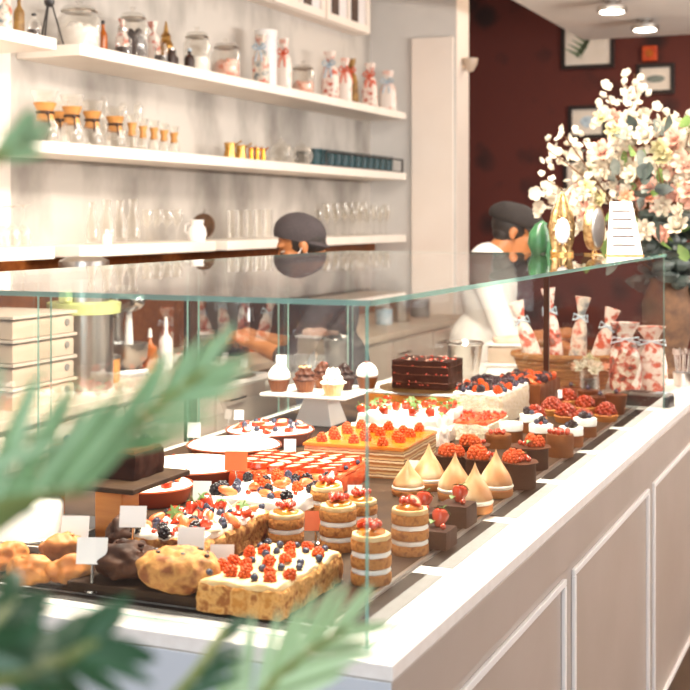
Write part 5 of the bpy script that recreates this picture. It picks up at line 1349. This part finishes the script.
# ================================================================== people
def figure(name, label, loc, facing, P, skinm='skin'):
    t = thing(name, label, 'person', loc, facing)
    return t
def remesh(o, vox, it=4, fac=.5):
    r = o.modifiers.new('remesh', 'REMESH'); r.mode = 'VOXEL'; r.voxel_size = vox; r.use_smooth_shade = True
    s = o.modifiers.new('smooth', 'SMOOTH'); s.iterations = it; s.factor = fac
def rotY(a): return Matrix.Rotation(a, 3, 'Y')
def head_shapes(m, H, Mx):
    """face towards +x; H head centre; Mx head tilt"""
    def e(c, r, **k): m.ell(H + Mx @ Vector(c), r, 18, 12, M=Mx, **k)
    e((-.012, 0, .028), (.098, .076, .092)); e((.022, 0, -.03), (.07, .06, .08)); e((.03, 0, -.07), (.055, .05, .048)); e((.068, 0, -.098), (.024, .027, .02))
    e((.074, 0, .03), (.026, .055, .018)); e((.062, .036, -.025), (.03, .024, .025)); e((.062, -.036, -.025), (.03, .024, .025))
    m.capsule(H + Mx @ Vector((.086, 0, .018)), H + Mx @ Vector((.112, 0, -.024)), .009, .0135); e((.1, .011, -.03), (.012, .008, .008)); e((.1, -.011, -.03), (.012, .008, .008))
    e((.085, 0, -.056), (.014, .023, .008)); e((.082, 0, -.070), (.014, .02, .009))
    for s in (-1, 1): e((-.014, s * .078, -.012), (.018, .009, .028)); e((-.008, s * .079, -.032), (.011, .008, .011))
def hand(m, W, D, N, sd):
    """W wrist, D finger direction, N palm normal (down), sd side of the thumb"""
    D = D.normalized(); N = N.normalized(); S = D.cross(N).normalized() * sd
    m.capsule(W, W + D * .05, .026, .03); m.capsule(W + S * .018 + D * .03, W + S * .022 + D * .075, .02, .018); m.capsule(W - S * .02 + D * .03, W - S * .024 + D * .075, .019, .016)
    for i, (o, L) in enumerate([(.03, .068), (.01, .077), (-.011, .072), (-.031, .056)]):
        a = W + S * o * .9 + D * .078; b = a + (D + N * .25).normalized() * L * .5; c = b + (D * .75 + N * .75).normalized() * L * .3; d = c + (D * .3 + N).normalized() * L * .26
        m.capsule(a, b, .0098, .0092, 8); m.capsule(b, c, .0092, .0085, 8); m.capsule(c, d, .0085, .0075, 8)
    a = W + S * .024 + D * .015; b = a + (S * .8 + D * .6).normalized() * .04; c = b + (S * .25 + D + N * .4).normalized() * .032
    m.capsule(a, b, .014, .012, 8); m.capsule(b, c, .0115, .009, 8)
def person(label, x, y, facing, Hh, lean, tilt, arms, shirt, capm, brim, extra):
    """local frame: +x is where the person faces. Hh head-centre height, lean forward at the neck"""
    t = thing('person', label, 'person', (x, y, 0), facing)
    H = Vector((lean + .09, 0, Hh)); Mx = rotY(tilt)
    neck0 = H + Mx @ Vector((-.03, 0, -.07)); up = extra.get('up', 0); chest = Vector((lean * .72, 0, Hh - .30 + up)); neck1 = Vector((lean * .80, 0, Hh - .19 + up)); waist = Vector((lean * .2, 0, Hh - .62)); hip = Vector((0, 0, Hh - .78))
    sh = [Vector((lean * .74 - .01, s * .185, Hh - .245 + up)) for s in (-1, 1)]
    b = MB(); head_shapes(b, H, Mx); b.capsule(neck0, neck1, .056, .064, 16)
    def torso(m, g):
        m.ell(chest, (.115 + g, .175 + g, .19 + g), 20, 12); m.ell(waist + Vector((0, 0, .06)), (.11 + g, .155 + g, .2 + g), 20, 12); m.ell(hip, (.12 + g, .165 + g, .15 + g), 20, 12)
        m.capsule(sh[0], sh[1], .06 + g, .06 + g, 14); m.capsule(neck1 + Vector((0, 0, -.02)), chest, .07 + g, .1 + g, 14)
    torso(b, 0)
    el = []; wr = []
    for i, s in enumerate((-1, 1)):
        E, W = Vector(arms[i][0]), Vector(arms[i][1]); el.append(E); wr.append(W)
        b.capsule(sh[i], E, .05, .04, 14); b.capsule(E, W, .041, .028, 14); hand(b, W, (W - E) * 1.0, Vector((0, 0, -1)), -s)
    for s in (-1, 1):
        K = Vector((.03, s * .095, .5)); A = Vector((-.01, s * .1, .09))
        b.capsule(hip + Vector((0, s * .08, -.04)), K, .085, .058, 14); b.capsule(K, A, .056, .038, 14); b.capsule(A + Vector((-.03, 0, -.045)), A + Vector((.13, s * .01, -.055)), .036, .03, 10)
    bo = b.build('body', 'skin', t); remesh(bo, .006, 3)
    # shirt, trousers, shoes
    m = MB(); torso(m, .012)
    for i in range(2):
        m.capsule(sh[i], el[i], .062, .052, 14); sl = el[i].lerp(wr[i], arms[i][2]); m.capsule(el[i], sl, .051, .044, 14)
    so = m.build('shirt', shirt, t); remesh(so, .010, 5)
    if extra.get('collar'):
        n = Vector((lean * .80, 0, Hh - .165 + up)); MB().lathe([(.074, -.02), (.076, .012), (.072, .03), (.068, .03), (.070, -.02)], 26, n, M=rotY(.35)).build('collar', shirt, t)
    m = MB()
    for s in (-1, 1):
        K = Vector((.03, s * .095, .5)); A = Vector((-.01, s * .1, .1)); m.capsule(hip + Vector((0, s * .08, -.05)), K, .1, .075, 14); m.capsule(K, A, .073, .062, 14)
    m.ell(hip + Vector((0, 0, -.03)), (.14, .18, .13), 18, 10)
    to = m.build('trousers', 'trouser', t); remesh(to, .012, 4)
    for s in (-1, 1):
        m = MB(); A = Vector((-.01, s * .1, .05)); m.ell(A + Vector((.06, 0, -.004)), (.14, .047, .045), 18, 10, zmin=-.045); m.ell(A + Vector((-.01, 0, .03)), (.06, .045, .05), 14, 8); m.build('shoe', 'shoe', t)
    # apron
    if extra.get('apron'):
        m = MB(); vs = []; fs = []
        N = 10
        for k in range(7):
            z = Hh - .36 - k * .14; w = .13 if k == 0 else .2
            for i in range(N + 1):
                a = (i / N - .5) * 2.0; cx = lean * max(0, .72 - .12 * k); rx = .15 if k < 2 else .165
                vs.append((cx + rx * math.cos(a), (w * 1.05) * math.sin(a) * 1.15, z))
        for k in range(6):
            for i in range(N): fs.append((k * (N+1) + i, (k+1) * (N+1) + i, (k+1) * (N+1) + i + 1, k * (N+1) + i + 1))
        o = m.add(vs, fs).build('apron', 'apron', t); so_ = o.modifiers.new('thick', 'SOLIDIFY'); so_.thickness = .006; so_.offset = 1
    # hair, eyes, brows, cap
    def hp(c): return H + Mx @ Vector(c)
    m = MB(); m.ell(hp((-.022, 0, .022)), (.097, .081, .088), 22, 14, M=Mx); m.ell(hp((-.05, 0, -.022)), (.054, .067, .05), 18, 10, M=Mx)
    ho = m.build('hair', 'hair', t)
    for s in (-1, 1):
        m = MB(); m.ell(hp((.079, s * .032, .004)), (.0115, .014, .005), 12, 8, M=Mx); e = m.build('eye', 'eyewhite', t)
        MB().ell(hp((.0885, s * .033, .001)), (.005, .0065, .0065), 10, 6, M=Mx).build('iris', 'eyedark', e)
        MB().ell(hp((.091, s * .033, .024)), (.007, .022, .005), 12, 6, M=Mx).build('eyebrow', 'hair', t)
    MB().ell(hp((.0945, 0, -.064)), (.006, .02, .004), 12, 6, M=Mx).build('mouth', 'lips', t)
    if extra.get('beard'):
        m = MB(); m.ell(hp((.096, 0, -.048)), (.008, .027, .006), 12, 6, M=Mx); m.ell(hp((.082, 0, -.1)), (.014, .026, .018), 12, 8, M=Mx); m.build('beard', 'hair', t)
    Mc = Mx @ rotY(extra.get('captilt', 0)); c0 = hp((-.016, 0, .048))
    m = MB(); vs = []
    R0 = extra.get('capr', (.116, .09, .078))
    m.ell(c0, R0, 28, 16, .006, 14, 2, M=Mc, zmin=extra.get('capz', -.022))
    cp = m.build('cap', capm, t)
    sg = brim; m = MB(); n = 14; vs = []; fs = []
    for i in range(n + 1):
        a = (i / n - .5) * 2.2; ca, sa = math.cos(a), math.sin(a)
        BL = extra.get('brimlen', .155)
        for rr_, zz in ((.085, -.012), (BL if abs(a) < .8 else BL - .05 * (abs(a) - .8), -.03)):
            vs.append(c0 + Mc @ Vector((sg * rr_ * ca, rr_ * sa * .82, zz)))
            vs.append(c0 + Mc @ Vector((sg * rr_ * ca, rr_ * sa * .82, zz - .006)))
    for i in range(n):
        a = i * 4; b_ = a + 4; fs += [(a, a + 2, b_ + 2, b_), (a + 1, b_ + 1, b_ + 3, a + 3), (a + 2, a + 3, b_ + 3, b_ + 2), (a, b_, b_ + 1, a + 1)]
    m.add(vs, fs).build('brim', capm, cp)
    if extra.get('mask'):
        m = MB()
        for s in (-1, 1): m.tube([hp((.02, s * .074, -.03)), hp((-.005, s * .083, -.012)), hp((-.02, s * .083, -.015)), hp((-.012, s * .078, -.045))], .0022, 5)
        m.build('ear_loop', 'whiteplastic', t)
    return t
FAC1 = PI + .38
hc = atd(301, 245, 5.5)
fx, fy = math.cos(FAC1), math.sin(FAC1); LEAN1 = .11
px_, py_ = hc.x - fx * (LEAN1 + .09), hc.y - fy * (LEAN1 + .09)
person('person in a dark grey cap turned backwards, head bowed, working behind the glass case', px_, py_, FAC1, hc.z, LEAN1, .42,
       [((.22, -.26, hc.z - .46), (.40, -.15, 1.0), .25), ((.22, .26, hc.z - .46), (.40, .12, 1.0), .25)], 'shirtdark', 'capgrey', -1, {'apron': 1, 'mask': 1, 'captilt': -.62, 'capz': -.035, 'brimlen': .138, 'capr': (.112, .09, .088), 'up': .03})
FAC2 = .26
hc = atd(517, 231, 5.7); LEAN2 = .12
fx, fy = math.cos(FAC2), math.sin(FAC2)
px_, py_ = hc.x - fx * (LEAN2 + .09), hc.y - fy * (LEAN2 + .09)
person('person in a black flat cap and white jacket looking down beyond the case', px_, py_, FAC2, hc.z, LEAN2, .28,
       [((.18, -.27, hc.z - .46), (.38, -.16, hc.z - .44), .3), ((.18, .26, hc.z - .48), (.36, .1, hc.z - .5), .3)], 'shirtwhite', 'capblack', 1, {'collar': 1, 'beard': 1, 'captilt': .05, 'capr': (.125, .095, .072), 'up': .05, 'brimlen': .165})
print('person2', px_, py_)

# ================================================================== potted palm in the foreground
BX, BY = .12, -1.2
pot = thing('potted_palm', 'blurred potted palm in the foreground at the left of the photo', 'plant', (BX, BY, 0), 0)
MB().lathe([(0, 0), (.15, 0), (.2, .34), (.215, .345), (.215, .39), (.195, .39), (.185, .35), (0, .34)], 40).build('pot', 'terracotta', pot)
MB().lathe([(0, .3405), (.184, .351), (.186, .362), (.1, .375), (0, .378)], 30).build('soil', 'soil', pot)
def frond(path, m, leaf, n, side=(1, 1), ang=.9, w=.012, seed=1, droop=.2, low=0, start=.2):
    """path: list of (px,py,depth) the rib passes through"""
    b = Vector((BX, BY, 0)); K = .78; leaf *= K; w *= K   # fronds hang close to the camera side of the pot
    P = [atd(q[0], q[1], q[2] * K) - b for q in path]
    P = [Vector((.0, .0, .372)), Vector((.0, 0, .372)).lerp(P[0], .5) + Vector((-.03, 0, .08))] + P
    S = []
    for i in range(len(P) - 1):
        p0, p1, p2, p3 = P[max(i-1, 0)], P[i], P[i+1], P[min(i+2, len(P)-1)]
        for k in range(10):
            u = k / 10; S.append(.5 * ((2*p1) + (p2 - p0) * u + (2*p0 - 5*p1 + 4*p2 - p3) * u*u + (3*p1 - p0 - 3*p2 + p3) * u**3))
    S.append(P[-1]); N = len(S)
    f = bpy.data.objects.new('frond', None); COL.objects.link(f); f.parent = pot
    MB().tube(S, [.006 * (1 - .8 * i / N) + .001 for i in range(N)], 7).build('rib', 'palmstem', f)
    rq = random.Random(seed); mb = MB()
    i0 = int(N * start)
    for k in range(n):
        u = k / max(1, n - 1); i = min(N - 2, int(i0 + (N - 2 - i0) * u)); o = S[i]; T = (S[i+1] - S[i]).normalized()
        V = (CAM - b - o).normalized(); U = V.cross(T).normalized()
        for sg in (1, -1):
            if not side[0 if sg > 0 else 1] or (sg < 0 and u < low): continue
            L = leaf * (.55 + .45 * math.sin(PI * (.15 + .75 * u))) * rq.uniform(.85, 1.1); a = ang * (1 - .45 * u) + rq.uniform(-.08, .08)
            d = (T * math.cos(a) + U * sg * math.sin(a) + V * rq.uniform(-.25, .25)).normalized(); wd = d.cross(V).normalized(); q = 7; vs = []
            for j in range(q + 1):
                s = j / q; ww = w * math.sin(PI * min(1, .12 + .88 * s)) ** .7 if s < 1 else 0
                c = o + d * L * s + Vector((0, 0, -droop * L * s * s)); vs += [c + wd * ww + V * ww * .35, c, c - wd * ww + V * ww * .35]
            fs = []
            for j in range(q): a_ = j * 3; fs += [(a_, a_ + 3, a_ + 4, a_ + 1), (a_ + 1, a_ + 4, a_ + 5, a_ + 2)]
            mb.add(vs, fs)
    mb.build('leaflets', m, f)
frond([(-90, 610, .84), (-10, 530, .86), (70, 474, .88), (150, 412, .92), (208, 368, .95)], 'palm', .066, 17, (1, 1), .62, .0034, 2, .05, low=.5, start=.45)
frond([(-120, 560, .8), (-40, 520, .8), (20, 500, .82), (85, 490, .85)], 'palm', .095, 15, (1, 0), 1.15, .0042, 4, .0, start=.42)
frond([(-80, 200, .8), (-40, 178, .8), (-4, 158, .82), (20, 138, .84)], 'palm', .045, 6, (1, 1), .3, .0045, 5, .1, start=.8)
frond([(-110, 760, .8), (-60, 690, .82), (-20, 640, .84), (15, 600, .88)], 'palmdark', .055, 10, (1, 1), .9, .0055, 6, .15, start=.5)
frond([(-60, 720, .75), (0, 680, .76), (60, 660, .8), (100, 640, .82)], 'palmdark', .06, 10, (1, 1), .9, .0055, 7, .2, start=.45)
frond([(60, 830, .9), (130, 745, .92), (190, 680, .95), (225, 628, 1.0)], 'palmdark', .05, 7, (0, 1), .6, .0045, 8, .02, start=.62)
frond([(170, 860, .95), (215, 760, .97), (275, 680, 1.0), (345, 628, 1.05)], 'palmlight', .085, 12, (1, 1), .6, .0042, 9, .02, start=.62)

# ================================================================== light and camera
def area(name, loc, size, power, col, rot=(0, 0, 0), sy=None):
    l = bpy.data.lights.new(name, 'AREA'); l.energy = power; l.color = col; l.size = size
    if sy: l.shape = 'RECTANGLE'; l.size_y = sy
    o = bpy.data.objects.new(name, l); COL.objects.link(o); o.location = loc; o.rotation_euler = rot; return o
area('case_downlight_row', (-.45, 1.2, 2.6), .5, 185, (1, .90, .77), sy=2.4)
area('aisle_downlight_row', (-.75, 3.0, 2.69), .4, 26, (1, .92, .83), sy=4.5)
area('ceiling_fill', (2.3, 3.8, 2.0), .3, 230, (1, .94, .86), (PI, math.radians(-35), 0), sy=4.0)  # unseen lamp, added to brighten the drop ceiling from below
area('side_fill', (3.1, 2.6, 1.9), 1.7, 52, (.97, .97, 1), (0, PI / 2, 0), sy=5.0)  # unseen fill light added to brighten the wall between the shelves
area('shopfront_window', (1.7, -4.4, 2.0), 3.8, 150, (.86, .93, 1), (math.radians(90), 0, 0), sy=2.6)
area('hall_downlights', (1.6, 3.6, 2.69), 1.2, 8, (1, .86, .70), sy=4.0)
area('back_wall_wash', (.2, 7.0, 3.5), 3.0, 55, (1, .84, .66), (math.radians(-25), 0, 0), sy=.6)  # unseen lamp added to lift the dark wallpaper
w = bpy.data.worlds.new('daylight'); SC.world = w; w.use_nodes = True
bg = w.node_tree.nodes['Background']; bg.inputs[0].default_value = (.97, .97, 1, 1); bg.inputs[1].default_value = .36
cd = bpy.data.cameras.new('camera'); co = bpy.data.objects.new('camera', cd); COL.objects.link(co); SC.camera = co
co.location = CAM; co.rotation_euler = (PI / 2, 0, YAW); cd.sensor_width = 36; cd.lens = FPX / 690 * 36; cd.shift_y = -(345 - HOR) / 690
cd.dof.use_dof = True; cd.dof.focus_distance = 2.75; cd.dof.aperture_fstop = 6.3; cd.clip_start = .05
vs_ = SC.view_settings; vs_.view_transform = 'Standard'; vs_.look = 'None'; vs_.gamma = 1; vs_.use_curve_mapping = False; vs_.exposure = .22
SC.cycles.max_bounces = 12; SC.cycles.transparent_max_bounces = 32; SC.cycles.caustics_reflective = False; SC.cycles.caustics_refractive = False; SC.cycles.sample_clamp_indirect = 6
